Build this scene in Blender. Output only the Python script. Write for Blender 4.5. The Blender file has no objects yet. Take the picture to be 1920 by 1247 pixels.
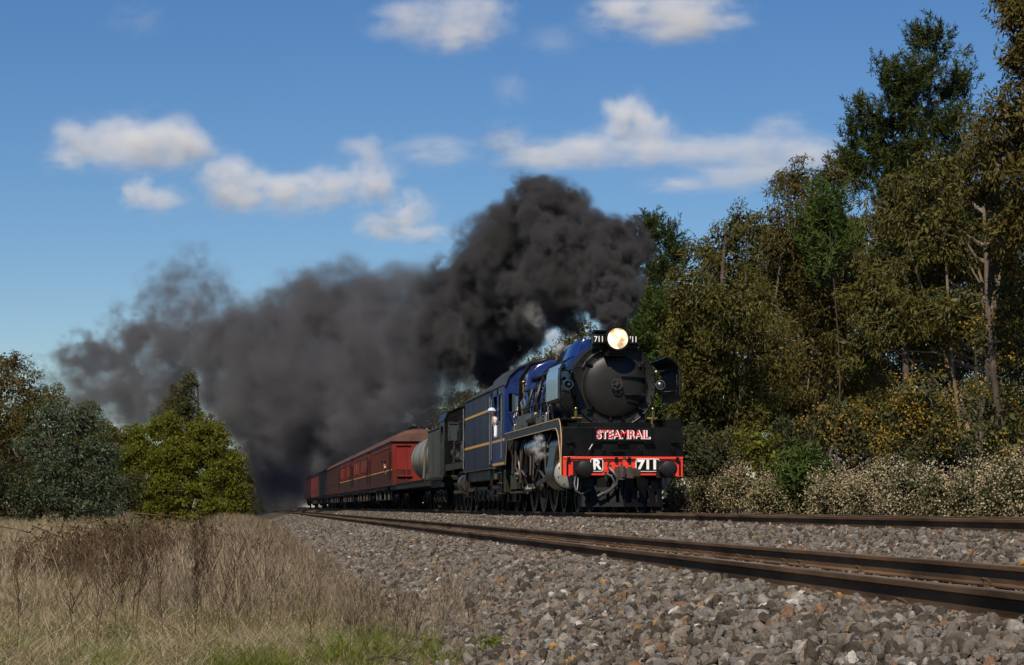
import bpy, bmesh, math, random
import numpy as np
from mathutils import Vector, Matrix
R = math.radians
random.seed(7)
rng = np.random.default_rng(7)
scene = bpy.context.scene
C = scene.collection

# ------------------------------------------------------------------ camera
FPX, VPX, HORY, CAMZ = 4157.0, 462.0, 951.0, 0.424      # focal length and vanishing point of the track, in photo pixels
PSI = math.atan((960 - VPX) / FPX)
cam_data = bpy.data.cameras.new('camera')
cam_data.sensor_width = 36
cam_data.lens = 36 * FPX / 1920
cam_data.shift_y = (HORY - 623.5) / 1920
cam_data.clip_start, cam_data.clip_end = 0.5, 20000
cam = bpy.data.objects.new('camera', cam_data)
C.objects.link(cam)
cam.location = (0, 0, CAMZ)
cam.rotation_euler = (R(90), 0, -PSI)
scene.camera = cam

# ------------------------------------------------------------------ sky and sun
SUN_DIR = Vector((-0.42, -1.0, 1.10)).normalized()       # towards the sun
world = bpy.data.worlds.new('World')
scene.world = world
world.use_nodes = True
wn, wl = world.node_tree.nodes, world.node_tree.links
wn.clear()
sky = wn.new('ShaderNodeTexSky')
sky.sky_type = 'NISHITA'
sky.sun_disc = False
sky.sun_elevation = math.asin(SUN_DIR.z)
sky.sun_rotation = math.atan2(SUN_DIR.x, SUN_DIR.y)
sky.altitude = 900
sky.air_density = 1.12
sky.dust_density = 0.05
sky.ozone_density = 5.0
bg = wn.new('ShaderNodeBackground')
bg.inputs['Strength'].default_value = 0.072
wo = wn.new('ShaderNodeOutputWorld')
hsv = wn.new('ShaderNodeHueSaturation'); hsv.inputs['Saturation'].default_value = 1.22; hsv.inputs['Hue'].default_value = 0.507
wl.new(sky.outputs[0], hsv.inputs['Color'])
wl.new(hsv.outputs[0], bg.inputs[0])
wl.new(bg.outputs[0], wo.inputs[0])
sd = bpy.data.lights.new('sun', 'SUN')
sd.energy = 5.0
sd.angle = R(0.53)
sd.color = (1.0, 0.89, 0.73)
sun = bpy.data.objects.new('sun', sd)
C.objects.link(sun)
sun.rotation_euler = (-SUN_DIR).to_track_quat('-Z', 'Y').to_euler()
vs = scene.view_settings
vs.view_transform = 'Standard'
vs.look = 'None'
vs.exposure = 0.15
vs.gamma = 1.0
vs.use_curve_mapping = False
cy = scene.cycles
cy.use_denoising = True
cy.use_adaptive_sampling = True
cy.adaptive_threshold = 0.02
cy.max_bounces = 8
cy.diffuse_bounces = 3
cy.glossy_bounces = 3
cy.transmission_bounces = 4
cy.transparent_max_bounces = 8
cy.volume_bounces = 2
cy.volume_step_rate = 1.0
cy.volume_max_steps = 256
scene.render.use_motion_blur = False

def place(px, py, s):
    """point that shows at photo pixel (px, py) when one metre is s pixels there"""
    zc = FPX / s
    X = (px - VPX) * zc * math.cos(PSI) / FPX
    return Vector((X, (zc - X * math.sin(PSI)) / math.cos(PSI), CAMZ + (HORY - py) / s))

# ------------------------------------------------------------------ helpers
class B:
    """collects shapes into one mesh"""
    def __init__(self):
        self.v, self.f, self.m = [], [], []
    def add(self, vs, fs, m=0):
        o = len(self.v)
        self.v += [tuple(p) for p in vs]
        self.f += [tuple(i + o for i in f) for f in fs]
        self.m += [m] * len(fs)
        return self
    def box(self, x0, x1, y0, y1, z0, z1, m=0):
        return self.add([(x0,y0,z0),(x1,y0,z0),(x1,y1,z0),(x0,y1,z0),(x0,y0,z1),(x1,y0,z1),(x1,y1,z1),(x0,y1,z1)],
                        [(0,3,2,1),(4,5,6,7),(0,1,5,4),(1,2,6,5),(2,3,7,6),(3,0,4,7)], m)
    def cyl(self, p0, p1, r0, r1=None, n=16, caps=True, m=0):
        r1 = r0 if r1 is None else r1
        p0, p1 = Vector(p0), Vector(p1)
        d = (p1 - p0).normalized()
        a = d.orthogonal().normalized(); b = d.cross(a)
        vs = []
        for p, r in ((p0, r0), (p1, r1)):
            vs += [p + (a * math.cos(2*math.pi*i/n) + b * math.sin(2*math.pi*i/n)) * r for i in range(n)]
        fs = [(i, (i+1) % n, n + (i+1) % n, n + i) for i in range(n)]
        if caps:
            fs += [tuple(range(n-1, -1, -1)), tuple(range(n, 2*n))]
        return self.add(vs, fs, m)
    def tube(self, pts, r, n=6, m=0, r_end=None):
        pts = [Vector(p) for p in pts]
        k = len(pts); vs = []; prev = None
        for i, p in enumerate(pts):
            d = (pts[min(i+1, k-1)] - pts[max(i-1, 0)]).normalized()
            a = d.orthogonal().normalized() if prev is None else (prev - d * prev.dot(d)).normalized()
            prev = a; b = d.cross(a)
            rr = r if r_end is None else r + (r_end - r) * i / max(k-1, 1)
            vs += [p + (a * math.cos(2*math.pi*j/n) + b * math.sin(2*math.pi*j/n)) * rr for j in range(n)]
        fs = [(i*n + j, i*n + (j+1) % n, (i+1)*n + (j+1) % n, (i+1)*n + j) for i in range(k-1) for j in range(n)]
        fs += [tuple(range(n-1, -1, -1)), tuple(range((k-1)*n, k*n))]
        return self.add(vs, fs, m)
    def lathe(self, prof, origin, axis='y', n=32, m=0, sx=1.0, caps=True):
        """prof = [(radius, position along axis)]"""
        o = Vector(origin); vs = []; k = len(prof)
        for r, t in prof:
            for i in range(n):
                c, s = math.cos(2*math.pi*i/n) * r * sx, math.sin(2*math.pi*i/n) * r
                vs.append(o + (Vector((c, t, s)) if axis == 'y' else Vector((c, s, t)) if axis == 'z' else Vector((t, c, s))))
        fs = [(i*n + j, i*n + (j+1) % n, (i+1)*n + (j+1) % n, (i+1)*n + j) for i in range(k-1) for j in range(n)]
        if caps: fs += [tuple(range(n)), tuple(range((k-1)*n, k*n))]
        return self.add(vs, fs, m)
    def ring(self, prof, origin, axis='y', n=32, m=0):
        return self.lathe(list(prof) + [prof[0]], origin, axis, n, m, caps=False)
    def prism(self, poly, a0, a1, axis='y', m=0):
        """poly = 2D outline; axis y: (x,z), x: (y,z), z: (x,y)"""
        n = len(poly)
        def P(p, t):
            return (p[0], t, p[1]) if axis == 'y' else (t, p[0], p[1]) if axis == 'x' else (p[0], p[1], t)
        vs = [P(p, a0) for p in poly] + [P(p, a1) for p in poly]
        fs = [(i, (i+1) % n, n + (i+1) % n, n + i) for i in range(n)] + [tuple(range(n)), tuple(range(n, 2*n))]
        return self.add(vs, fs, m)
    def strip(self, outer, inner, a0, a1, axis='x', m=0):
        """solid between two open outlines of equal length"""
        for i in range(len(outer) - 1):
            self.prism([outer[i], outer[i+1], inner[i+1], inner[i]], a0, a1, axis, m)
        return self
    def sphere(self, c, r, n=10, k=6, m=0, s=(1, 1, 1)):
        prof = [(max(math.sin(math.pi*i/k), 1e-3), -math.cos(math.pi*i/k)) for i in range(k+1)]
        o = len(self.v)
        self.lathe([(a*r, b*r) for a, b in prof], (0, 0, 0), 'z', n, m)
        for i in range(o, len(self.v)):
            p = self.v[i]
            self.v[i] = (c[0] + p[0]*s[0], c[1] + p[1]*s[1], c[2] + p[2]*s[2])
        return self
    def mesh(self, name, mats, angle=38):
        me = bpy.data.meshes.new(name)
        me.from_pydata(self.v, [], self.f)
        for m in (mats if isinstance(mats, (list, tuple)) else [mats]):
            me.materials.append(m)
        me.polygons.foreach_set('material_index', self.m)
        bm = bmesh.new(); bm.from_mesh(me)
        bmesh.ops.recalc_face_normals(bm, faces=bm.faces)
        bm.to_mesh(me); bm.free()
        me.polygons.foreach_set('use_smooth', [True] * len(me.polygons))
        me.set_sharp_from_angle(angle=R(angle))
        return me
    def clusters(self, tol=0.012):
        """pieces that do not touch one another"""
        par = list(range(len(self.v)))
        def find(a):
            while par[a] != a:
                par[a] = par[par[a]]; a = par[a]
            return a
        for f in self.f:
            r0 = find(f[0])
            for i in f[1:]: par[find(i)] = r0
        V = np.array(self.v)
        rid = np.array([find(i) for i in range(len(self.v))])
        roots = list(dict.fromkeys(rid.tolist()))
        bb = [(V[rid == r].min(0) - tol, V[rid == r].max(0) + tol) for r in roots]
        g = list(range(len(roots)))
        def fg(a):
            while g[a] != a: a = g[a]
            return a
        for i in range(len(roots)):
            for j in range(i):
                if np.all(bb[i][0] <= bb[j][1]) and np.all(bb[j][0] <= bb[i][1]):
                    g[fg(i)] = fg(j)
        lab = {r: fg(k) for k, r in enumerate(roots)}
        out = {}
        for f, m in zip(self.f, self.m):
            out.setdefault(lab[int(rid[f[0]])], []).append((f, m))
        return list(out.values())
    def obj(self, name, mats, parent=None, bevel=0, angle=38, loc=None, small=False):
        if small:
            o = self.one(name, mats, parent, bevel, angle, loc); o['kind'] = 'stuff'
            return o
        cl = self.clusters() if len(self.v) < 6000 else [0]
        if len(cl) == 1: return self.one(name, mats, parent, bevel, angle, loc)
        first = None
        for fm in cl:
            b = B(); ids = {}
            for f, m in fm:
                for i in f:
                    if i not in ids: ids[i] = len(b.v); b.v.append(self.v[i])
                b.f.append(tuple(ids[i] for i in f)); b.m.append(m)
            o = b.one(name, mats, parent, bevel, angle, loc)
            first = first or o
        return first
    def one(self, name, mats, parent=None, bevel=0, angle=38, loc=None):
        o = bpy.data.objects.new(name, self.mesh(name, mats, angle))
        C.objects.link(o)
        if parent is not None: o.parent = parent
        if loc is not None: o.location = loc
        if bevel:
            b = o.modifiers.new('bevel', 'BEVEL'); b.width = bevel; b.segments = 2; b.limit_method = 'ANGLE'; b.angle_limit = R(40)
        return o

def tag(o, label=None, cat=None, group=None, kind=None):
    if label: o['label'] = label
    if cat: o['category'] = cat
    if group: o['group'] = group
    if kind: o['kind'] = kind
    return o
def thing(name, label, cat, loc=(0, 0, 0), rz=0, group=None):
    o = bpy.data.objects.new(name, None)
    C.objects.link(o)
    o.location = loc; o.rotation_euler = (0, 0, rz)
    o.empty_display_size = 0.2
    return tag(o, label, cat, group)
def twin(o, parent, loc=None, rot=None):
    c = o.copy(); C.objects.link(c); c.parent = parent
    if loc is not None: c.location = loc
    if rot is not None: c.rotation_euler = rot
    for ch in o.children:
        twin(ch, c)
    return c
def text(name, s, size, m, parent, loc, extrude=0.004, offset=0.0, rot=(R(90), 0, 0), sx=1.0, bold=0.0):
    cu = bpy.data.curves.new(name, 'FONT')
    cu.body = s; cu.size = size; cu.extrude = extrude; cu.offset = offset
    cu.align_x = 'CENTER'; cu.align_y = 'CENTER'
    t = bpy.data.objects.new(name, cu)
    me = bpy.data.meshes.new_from_object(t)
    bpy.data.objects.remove(t)
    me.materials.clear(); me.materials.append(m)
    o = bpy.data.objects.new(name, me); C.objects.link(o)
    o.parent = parent; o.location = loc; o.rotation_euler = rot; o.scale = (sx, 1, 1)
    return o

# ------------------------------------------------------------------ materials
def mat(name, col, rough=0.6, metal=0.0, var=0.18, scale=6.0, bump=0.0, bscale=40.0, coat=0.0, spec=0.5, col2=None, stretch=(1, 1, 1), dirt=None, dirt_amt=0.0):
    m = bpy.data.materials.new(name); m.use_nodes = True
    n, l = m.node_tree.nodes, m.node_tree.links
    p = n['Principled BSDF']
    p.inputs['Roughness'].default_value = rough
    p.inputs['Metallic'].default_value = metal
    p.inputs['Specular IOR Level'].default_value = spec
    p.inputs['Coat Weight'].default_value = coat
    p.inputs['Coat Roughness'].default_value = 0.12
    tc = n.new('ShaderNodeTexCoord')
    mp = n.new('ShaderNodeMapping'); mp.inputs['Scale'].default_value = stretch
    l.new(tc.outputs['Object'], mp.inputs[0])
    nz = n.new('ShaderNodeTexNoise'); nz.inputs['Scale'].default_value = scale; nz.inputs['Detail'].default_value = 5
    l.new(mp.outputs[0], nz.inputs['Vector'])
    c2 = col2 or tuple(c * (1 - var * 1.6) for c in col)
    c1 = col if col2 else tuple(min(1, c * (1 + var)) for c in col)
    rp = n.new('ShaderNodeValToRGB')
    rp.color_ramp.elements[0].position, rp.color_ramp.elements[1].position = 0.32, 0.68
    rp.color_ramp.elements[0].color = (*c2, 1); rp.color_ramp.elements[1].color = (*c1, 1)
    l.new(nz.outputs[0], rp.inputs[0])
    out = rp.outputs[0]
    if dirt:
        n2 = n.new('ShaderNodeTexNoise'); n2.inputs['Scale'].default_value = scale * 0.45; n2.inputs['Detail'].default_value = 8
        l.new(mp.outputs[0], n2.inputs['Vector'])
        r2 = n.new('ShaderNodeValToRGB'); r2.color_ramp.elements[0].position = 0.42; r2.color_ramp.elements[1].position = 0.72
        r2.color_ramp.elements[1].color = (dirt_amt,) * 3 + (1,)
        l.new(n2.outputs[0], r2.inputs[0])
        mx = n.new('ShaderNodeMix'); mx.data_type = 'RGBA'
        l.new(r2.outputs[0], mx.inputs[0]); l.new(out, mx.inputs[6]); mx.inputs[7].default_value = (*dirt, 1)
        out = mx.outputs[2]
    l.new(out, p.inputs['Base Color'])
    mr = n.new('ShaderNodeMapRange'); mr.inputs[3].default_value = max(0.03, rough - 0.1); mr.inputs[4].default_value = min(1, rough + 0.12)
    l.new(nz.outputs[0], mr.inputs[0]); l.new(mr.outputs[0], p.inputs['Roughness'])
    if bump:
        n3 = n.new('ShaderNodeTexNoise'); n3.inputs['Scale'].default_value = bscale; n3.inputs['Detail'].default_value = 6
        l.new(mp.outputs[0], n3.inputs['Vector'])
        b = n.new('ShaderNodeBump'); b.inputs['Strength'].default_value = bump; b.inputs['Distance'].default_value = 0.02
        l.new(n3.outputs[0], b.inputs['Height']); l.new(b.outputs[0], p.inputs['Normal'])
    return m

def leaf_mat(name, cols, rough=0.45, trans=0.25, spec=0.4):
    """every leaf (mesh island) takes its own tint"""
    m = bpy.data.materials.new(name); m.use_nodes = True
    n, l = m.node_tree.nodes, m.node_tree.links
    p = n['Principled BSDF']; p.inputs['Roughness'].default_value = rough + 0.08; p.inputs['Specular IOR Level'].default_value = spec*0.45
    g = n.new('ShaderNodeNewGeometry')
    rp = n.new('ShaderNodeValToRGB')
    while len(rp.color_ramp.elements) < len(cols): rp.color_ramp.elements.new(0.5)
    for i, c in enumerate(cols):
        e = rp.color_ramp.elements[i]; e.position = i / (len(cols) - 1); e.color = (*c, 1)
    l.new(g.outputs['Random Per Island'], rp.inputs[0])
    l.new(rp.outputs[0], p.inputs['Base Color'])
    t = n.new('ShaderNodeBsdfTranslucent'); l.new(rp.outputs[0], t.inputs[0])
    mx = n.new('ShaderNodeMixShader'); mx.inputs[0].default_value = trans
    l.new(p.outputs[0], mx.inputs[1]); l.new(t.outputs[0], mx.inputs[2])
    l.new(mx.outputs[0], n['Material Output'].inputs[0])
    return m

def glow(name, col, strength):
    m = bpy.data.materials.new(name); m.use_nodes = True
    p = m.node_tree.nodes['Principled BSDF']
    p.inputs['Base Color'].default_value = (*col, 1)
    p.inputs['Emission Color'].default_value = (*col, 1); p.inputs['Emission Strength'].default_value = strength
    return m

M = {}
M['black'] = mat('engine_black', (0.004, 0.004, 0.004), 0.36, spec=0.16, var=0.3, scale=3, dirt=(0.016, 0.013, 0.011), dirt_amt=0.35)
M['smokebox'] = mat('smokebox_black', (0.0085, 0.008, 0.008), 0.42, spec=0.3, var=0.2, scale=3, dirt=(0.019, 0.016, 0.014), dirt_amt=0.4)
M['underframe'] = mat('sooty_underframe', (0.011, 0.0095, 0.008), 0.6, spec=0.2, var=0.4, scale=5, dirt=(0.04, 0.030, 0.022), dirt_amt=0.5)
M['blue'] = mat('royal_blue_paint', (0.008, 0.024, 0.125), 0.16, coat=0.9, var=0.15, scale=2, dirt=(0.05, 0.05, 0.05), dirt_amt=0.15)
M['blue_tender'] = mat('streaked_navy_paint', (0.007, 0.011, 0.036), 0.42, spec=0.16, var=0.4, scale=2.2, stretch=(1, 3.5, 0.25), dirt=(0.06, 0.057, 0.055), dirt_amt=0.5)
M['blue_cab'] = mat('dark_blue_cab_paint', (0.007, 0.020, 0.095), 0.4, spec=0.18, coat=0.06, var=0.2, scale=2, dirt=(0.03, 0.028, 0.026), dirt_amt=0.3)
M['grey_top'] = mat('sooty_grey_steel', (0.045, 0.045, 0.048), 0.55, spec=0.3, var=0.3, scale=2)
M['gold'] = mat('gold_lining', (0.62, 0.33, 0.05), 0.45, var=0.15)
M['lining'] = mat('buff_lining', (0.55, 0.36, 0.2), 0.45, var=0.1)
M['red'] = mat('signal_red_paint', (0.72, 0.035, 0.012), 0.35, coat=0.3, var=0.08, scale=4)
M['white'] = mat('white_paint', (0.8, 0.8, 0.78), 0.5, var=0.05)
M['letter_red'] = mat('letter_red', (0.55, 0.015, 0.03), 0.4, var=0.05)
M['steel'] = mat('bright_steel', (0.30, 0.30, 0.295), 0.3, metal=0.9, var=0.2, scale=8)
M['worn_steel'] = mat('oily_steel', (0.085, 0.075, 0.065), 0.42, metal=0.7, var=0.35, scale=8, dirt=(0.02, 0.014, 0.010), dirt_amt=0.7)
M['cover'] = mat('grey_cylinder_cover', (0.27, 0.27, 0.265), 0.42, metal=0.4, var=0.12, scale=6)
M['cladding'] = mat('oily_olive_cladding', (0.030, 0.026, 0.016), 0.32, metal=0.2, spec=0.35, var=0.25, scale=4)
M['brass'] = mat('brass', (0.30, 0.19, 0.07), 0.3, metal=1.0, var=0.15)
M['hose'] = mat('grey_rubber_hose', (0.05, 0.05, 0.052), 0.4, var=0.2)
M['coupler'] = mat('rusty_brown_cast', (0.045, 0.031, 0.024), 0.65, var=0.25, scale=5)
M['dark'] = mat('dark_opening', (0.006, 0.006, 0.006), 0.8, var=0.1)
M['glass'] = mat('cab_glass', (0.035, 0.045, 0.05), 0.12, var=0.1, spec=0.5)
M['lamp'] = glow('lit_headlight', (1.0, 0.80, 0.52), 1.0)
def _lamp():
    n, l = M['lamp'].node_tree.nodes, M['lamp'].node_tree.links
    tc = n.new('ShaderNodeTexCoord'); nz = n.new('ShaderNodeTexNoise'); nz.inputs['Scale'].default_value = 6.5; nz.inputs['Detail'].default_value = 3
    l.new(tc.outputs['Object'], nz.inputs['Vector'])
    rp = n.new('ShaderNodeValToRGB'); e = rp.color_ramp.elements
    e[0].position, e[0].color = 0.30, (0.45, 0.26, 0.11, 1); e[1].position, e[1].color = 0.62, (1.7, 1.42, 1.0, 1)
    m_ = e.new(0.46); m_.color = (1.05, 0.74, 0.40, 1)
    l.new(nz.outputs[0], rp.inputs[0]); l.new(rp.outputs[0], n['Principled BSDF'].inputs['Emission Color'])
    n['Principled BSDF'].inputs['Base Color'].default_value = (0.1, 0.1, 0.1, 1)
_lamp()
M['red_lamp'] = glow('red_signal_lamp', (1.0, 0.02, 0.02), 25)
M['coach_red'] = mat('carriage_red', (0.17, 0.013, 0.009), 0.6, spec=0.2, var=0.22, scale=1.5, stretch=(1, 1, 0.4), dirt=(0.06, 0.025, 0.017), dirt_amt=0.6)
M['coach_lower'] = mat('carriage_brown_red', (0.060, 0.012, 0.008), 0.65, spec=0.15, var=0.25, scale=1.5, dirt=(0.045, 0.026, 0.018), dirt_amt=0.6)
M['van_red'] = mat('bright_red_van', (0.22, 0.012, 0.010), 0.6, spec=0.2, var=0.15, scale=2)
M['coach_dark'] = mat('dull_dark_carriage', (0.030, 0.026, 0.022), 0.65, spec=0.15, var=0.3, scale=2)
M['coach_roof'] = mat('brown_carriage_roof', (0.12, 0.062, 0.045), 0.75, spec=0.15, var=0.25, scale=1.2, dirt=(0.04, 0.03, 0.026), dirt_amt=0.6)
M['cream'] = mat('cream_tank_paint', (0.27, 0.25, 0.20), 0.4, var=0.25, scale=1.2, stretch=(1, 1, 0.3), dirt=(0.10, 0.08, 0.05), dirt_amt=0.8)
M['olive'] = mat('olive_grimy_steel', (0.05, 0.048, 0.030), 0.5, spec=0.25, var=0.3, scale=1.8, stretch=(1, 2, 0.3), dirt=(0.14, 0.12, 0.09), dirt_amt=0.4)
M['skin'] = mat('skin', (0.55, 0.30, 0.22), 0.5, var=0.08)
M['shirt'] = mat('pale_blue_cloth', (0.45, 0.55, 0.68), 0.8, var=0.1, scale=20)
M['overall'] = mat('dark_overall', (0.03, 0.035, 0.05), 0.85, var=0.2, scale=20)
M['rail'] = mat('rusty_rail', (0.115, 0.072, 0.042), 0.8, spec=0.05, var=0.35, scale=3, stretch=(1, 0.25, 1), bump=0.2, bscale=30)
M['railtop'] = mat('running_surface', (0.17, 0.125, 0.085), 0.55, metal=0.2, var=0.25, scale=5, stretch=(1, 0.1, 1))
M['sleeper'] = mat('weathered_sleeper', (0.20, 0.16, 0.12), 0.9, var=0.3, scale=5, bump=0.4)
M['bark'] = mat('pale_gum_bark', (0.20, 0.15, 0.11), 0.85, var=0.3, scale=2.2, stretch=(1, 1, 0.3), col2=(0.06, 0.044, 0.032), bump=0.4, bscale=10)
M['bark_dark'] = mat('dark_bark', (0.075, 0.055, 0.042), 0.9, var=0.35, scale=3, bump=0.4, bscale=12)
M['cane'] = mat('bramble_cane', (0.085, 0.056, 0.034), 0.85, spec=0.1, var=0.4, scale=3)
# ------------------------------------------------------------------ ground, ballast, tracks
NEAR_X, FAR_X, GAUGE = 4.655, 8.63, 1.67          # track centres, rail head to rail head
NEAR_Z, FAR_Z = 0.0, 0.30                          # rail tops
PROF = [(-3000, 0.6), (-60, 0.3), (-14, -0.1), (-7, -0.50), (-3, -0.62), (1.45, -0.64), (2.95, -0.19), (3.3, -0.165), (6.2, -0.165), (7.15, 0.13), (10.4, 0.13), (11.6, -0.25), (14, -0.2), (60, 0.6), (3000, 1.0)]
PX, PZ = np.array([p[0] for p in PROF]), np.array([p[1] for p in PROF])
def hnoise(x, y):
    return 0.05*np.sin(x*0.9+1.3)*np.sin(y*0.37) + 0.035*np.sin(x*2.1+y*0.8) + 0.03*np.sin(y*1.7-x*1.1)
def gz(x, y):
    x, y = np.asarray(x, float), np.asarray(y, float)
    z = np.interp(x, PX, PZ)
    k = np.clip((1.6 - x) / 1.0, 0, 1) + np.clip((x - 11.5) / 2, 0, 1)
    return z + hnoise(x, y) * k
def sheet(name, xs, ys, dz, m, jitter=0.0):
    X, Y = np.meshgrid(xs, ys)
    Z = gz(X, Y) + dz
    if jitter: Z = Z + rng.normal(0, jitter, Z.shape)
    nx, ny = len(xs), len(ys)
    v = np.stack([X, Y, Z], -1).reshape(-1, 3)
    i = np.arange(nx - 1)[None, :] + nx * np.arange(ny - 1)[:, None]
    f = np.stack([i, i + 1, i + nx + 1, i + nx], -1).reshape(-1, 4)
    me = bpy.data.meshes.new(name)
    me.from_pydata(v.tolist(), [], f.tolist())
    me.polygons.foreach_set('use_smooth', [True] * len(me.polygons))
    me.materials.append(m)
    o = bpy.data.objects.new(name, me); C.objects.link(o)
    return o
ys_far = np.concatenate([np.arange(-20, 60, 0.5), np.arange(60, 200, 2.0), np.geomspace(200, 6000, 40)])
xs_far = np.concatenate([-np.geomspace(3000, 15, 24), np.arange(-14, 1.2, 0.4), np.array([1.45, 2.95, 3.3, 6.2, 7.15, 10.4, 11.6]), np.arange(12, 40, 1.5), np.geomspace(41, 3000, 22)])
M['soil'] = mat('dry_grass_soil', (0.12, 0.088, 0.052), 0.95, spec=0.1, var=0.3, scale=0.9, col2=(0.06, 0.05, 0.028), bump=0.6, bscale=18)
tag(sheet('ground', xs_far, ys_far, -0.05, M['soil']), kind='structure')
M['gravel'] = mat('ballast_fines', (0.07, 0.056, 0.045), 0.95, spec=0.1, var=0.5, scale=26, bump=1.0, bscale=30)
bx = np.concatenate([np.arange(1.3, 11.4, 0.12)])
by = np.concatenate([np.arange(-4, 60, 0.25), np.arange(60, 700, 3.0)])
tag(sheet('ballast_bed', bx, by, -0.035, M['gravel'], 0.006), kind='structure')

def in_view(p, mx=0.06, near=7.0):
    """keep what a camera near the photographer's could see"""
    xc = p[:, 0]*math.cos(PSI) - p[:, 1]*math.sin(PSI); zc = p[:, 0]*math.sin(PSI) + p[:, 1]*math.cos(PSI)
    px = xc / np.maximum(zc, 0.1) * FPX / 1920
    return (zc > near) & (np.abs(px) < 0.5 + mx + 1.2 / np.maximum(zc, 1)) & ((CAMZ - p[:, 2]) / zc * FPX / 1920 < 0.16 + 0.12)

def scatter(name, pts, rot, scl, idx, variants, label, cat=None):
    """stuff: many small pieces, one object, geometry-node instances"""
    me = bpy.data.meshes.new(name)
    me.from_pydata(pts.tolist(), [], [])
    a = me.attributes.new('turn', 'FLOAT_VECTOR', 'POINT'); a.data.foreach_set('vector', np.ascontiguousarray(rot, dtype=np.float32).ravel())
    a = me.attributes.new('size', 'FLOAT_VECTOR', 'POINT'); a.data.foreach_set('vector', np.ascontiguousarray(scl, dtype=np.float32).ravel())
    a = me.attributes.new('which', 'INT', 'POINT'); a.data.foreach_set('value', np.ascontiguousarray(idx, dtype=np.int32))
    o = bpy.data.objects.new(name, me); C.objects.link(o)
    col = bpy.data.collections.new(name + '_kinds')
    for k, vm in enumerate(variants):
        col.objects.link(bpy.data.objects.new('%s_kind_%02d' % (name, k), vm))
    g = bpy.data.node_groups.new(name + '_scatter', 'GeometryNodeTree')
    g.interface.new_socket('Geometry', in_out='INPUT', socket_type='NodeSocketGeometry')
    g.interface.new_socket('Geometry', in_out='OUTPUT', socket_type='NodeSocketGeometry')
    n, l = g.nodes, g.links
    gi, go = n.new('NodeGroupInput'), n.new('NodeGroupOutput')
    ci = n.new('GeometryNodeCollectionInfo'); ci.inputs['Collection'].default_value = col
    ci.inputs['Separate Children'].default_value = True; ci.inputs['Reset Children'].default_value = True
    ip = n.new('GeometryNodeInstanceOnPoints'); ip.inputs['Pick Instance'].default_value = True
    def attr(nm, t):
        q = n.new('GeometryNodeInputNamedAttribute'); q.data_type = t; q.inputs[0].default_value = nm
        return q.outputs[0]
    l.new(gi.outputs[0], ip.inputs['Points']); l.new(ci.outputs[0], ip.inputs['Instance'])
    l.new(attr('which', 'INT'), ip.inputs['Instance Index'])
    l.new(attr('turn', 'FLOAT_VECTOR'), ip.inputs['Rotation'])
    l.new(attr('size', 'FLOAT_VECTOR'), ip.inputs['Scale'])
    l.new(ip.outputs[0], go.inputs[0])
    md = o.modifiers.new('scatter', 'NODES'); md.node_group = g
    return tag(o, label, cat, kind='stuff')

def stone_mesh(k, m):
    bm = bmesh.new(); bmesh.ops.create_icosphere(bm, subdivisions=2, radius=1.0)
    pl = unit_rows(rng.normal(size=(9, 3))); dd = rng.uniform(0.52, 0.82, 9)
    for v in bm.verts:
        c = np.array(v.co)
        q = pl @ c
        t = min([1.0] + [d / a for a, d in zip(q, dd) if a > d])
        c = c * t * (1 + rng.normal(0, 0.035))
        v.co = (c[0]*1.25, c[1]*0.95, c[2]*0.8)
    me = bpy.data.meshes.new('stone_%02d' % k); bm.to_mesh(me); bm.free()
    me.materials.append(m)
    return me
def unit_rows(a): return a / np.linalg.norm(a, axis=1, keepdims=True)
def stone_mat():
    m = mat('crushed_basalt', (0.2, 0.2, 0.2), 0.9, spec=0.12, var=0.0, bump=0.5, bscale=3.0)
    n, l = m.node_tree.nodes, m.node_tree.links
    p = n['Principled BSDF']
    oi = n.new('ShaderNodeObjectInfo')
    rp = n.new('ShaderNodeValToRGB'); cr = rp.color_ramp
    cols = [(0.0, (0.058, 0.048, 0.038)), (0.24, (0.120, 0.099, 0.078)), (0.52, (0.165, 0.140, 0.115)), (0.74, (0.145, 0.137, 0.128)), (0.89, (0.25, 0.223, 0.19)), (0.955, (0.17, 0.10, 0.060)), (0.982, (0.28, 0.16, 0.06)), (0.991, (0.42, 0.40, 0.37))]
    while len(cr.elements) < len(cols): cr.elements.new(0.5)
    for e, (t, c) in zip(cr.elements, cols): e.position = t; e.color = (*c, 1)
    cr.interpolation = 'CONSTANT'
    l.new(oi.outputs['Random'], rp.inputs[0])
    nz = [q for q in n if q.type == 'TEX_NOISE'][0]; nz.inputs['Scale'].default_value = 1.6
    mx = n.new('ShaderNodeMix'); mx.data_type = 'RGBA'; mx.blend_type = 'MULTIPLY'; mx.inputs[0].default_value = 1
    mr = n.new('ShaderNodeMapRange'); mr.inputs[1].default_value = 0.3; mr.inputs[2].default_value = 0.7; mr.inputs[3].default_value = 0.6; mr.inputs[4].default_value = 1.15
    l.new(nz.outputs[0], mr.inputs[0]); l.new(rp.outputs[0], mx.inputs[6]); l.new(mr.outputs[0], mx.inputs[7])
    l.new(mx.outputs[2], p.inputs['Base Color'])
    return m
SM = stone_mat()
stones = [stone_mesh(k, SM) for k in range(14)]
def ballast_points(x0, x1, y0, y1, per):
    n = int((x1 - x0) * (y1 - y0) * per)
    x, y = rng.uniform(x0, x1, n), rng.uniform(y0, y1, n)
    return np.stack([x, y, gz(x, y)], -1)
P = np.concatenate([ballast_points(1.5, 7.4, 8, 32, 740), ballast_points(1.5, 11.6, 32, 62, 400), ballast_points(1.5, 11.6, 62, 110, 110), ballast_points(1.5, 8.5, 110, 170, 40),
                    ballast_points(0.8, 1.6, 10, 40, 60)])
P = P[in_view(P)]
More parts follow.
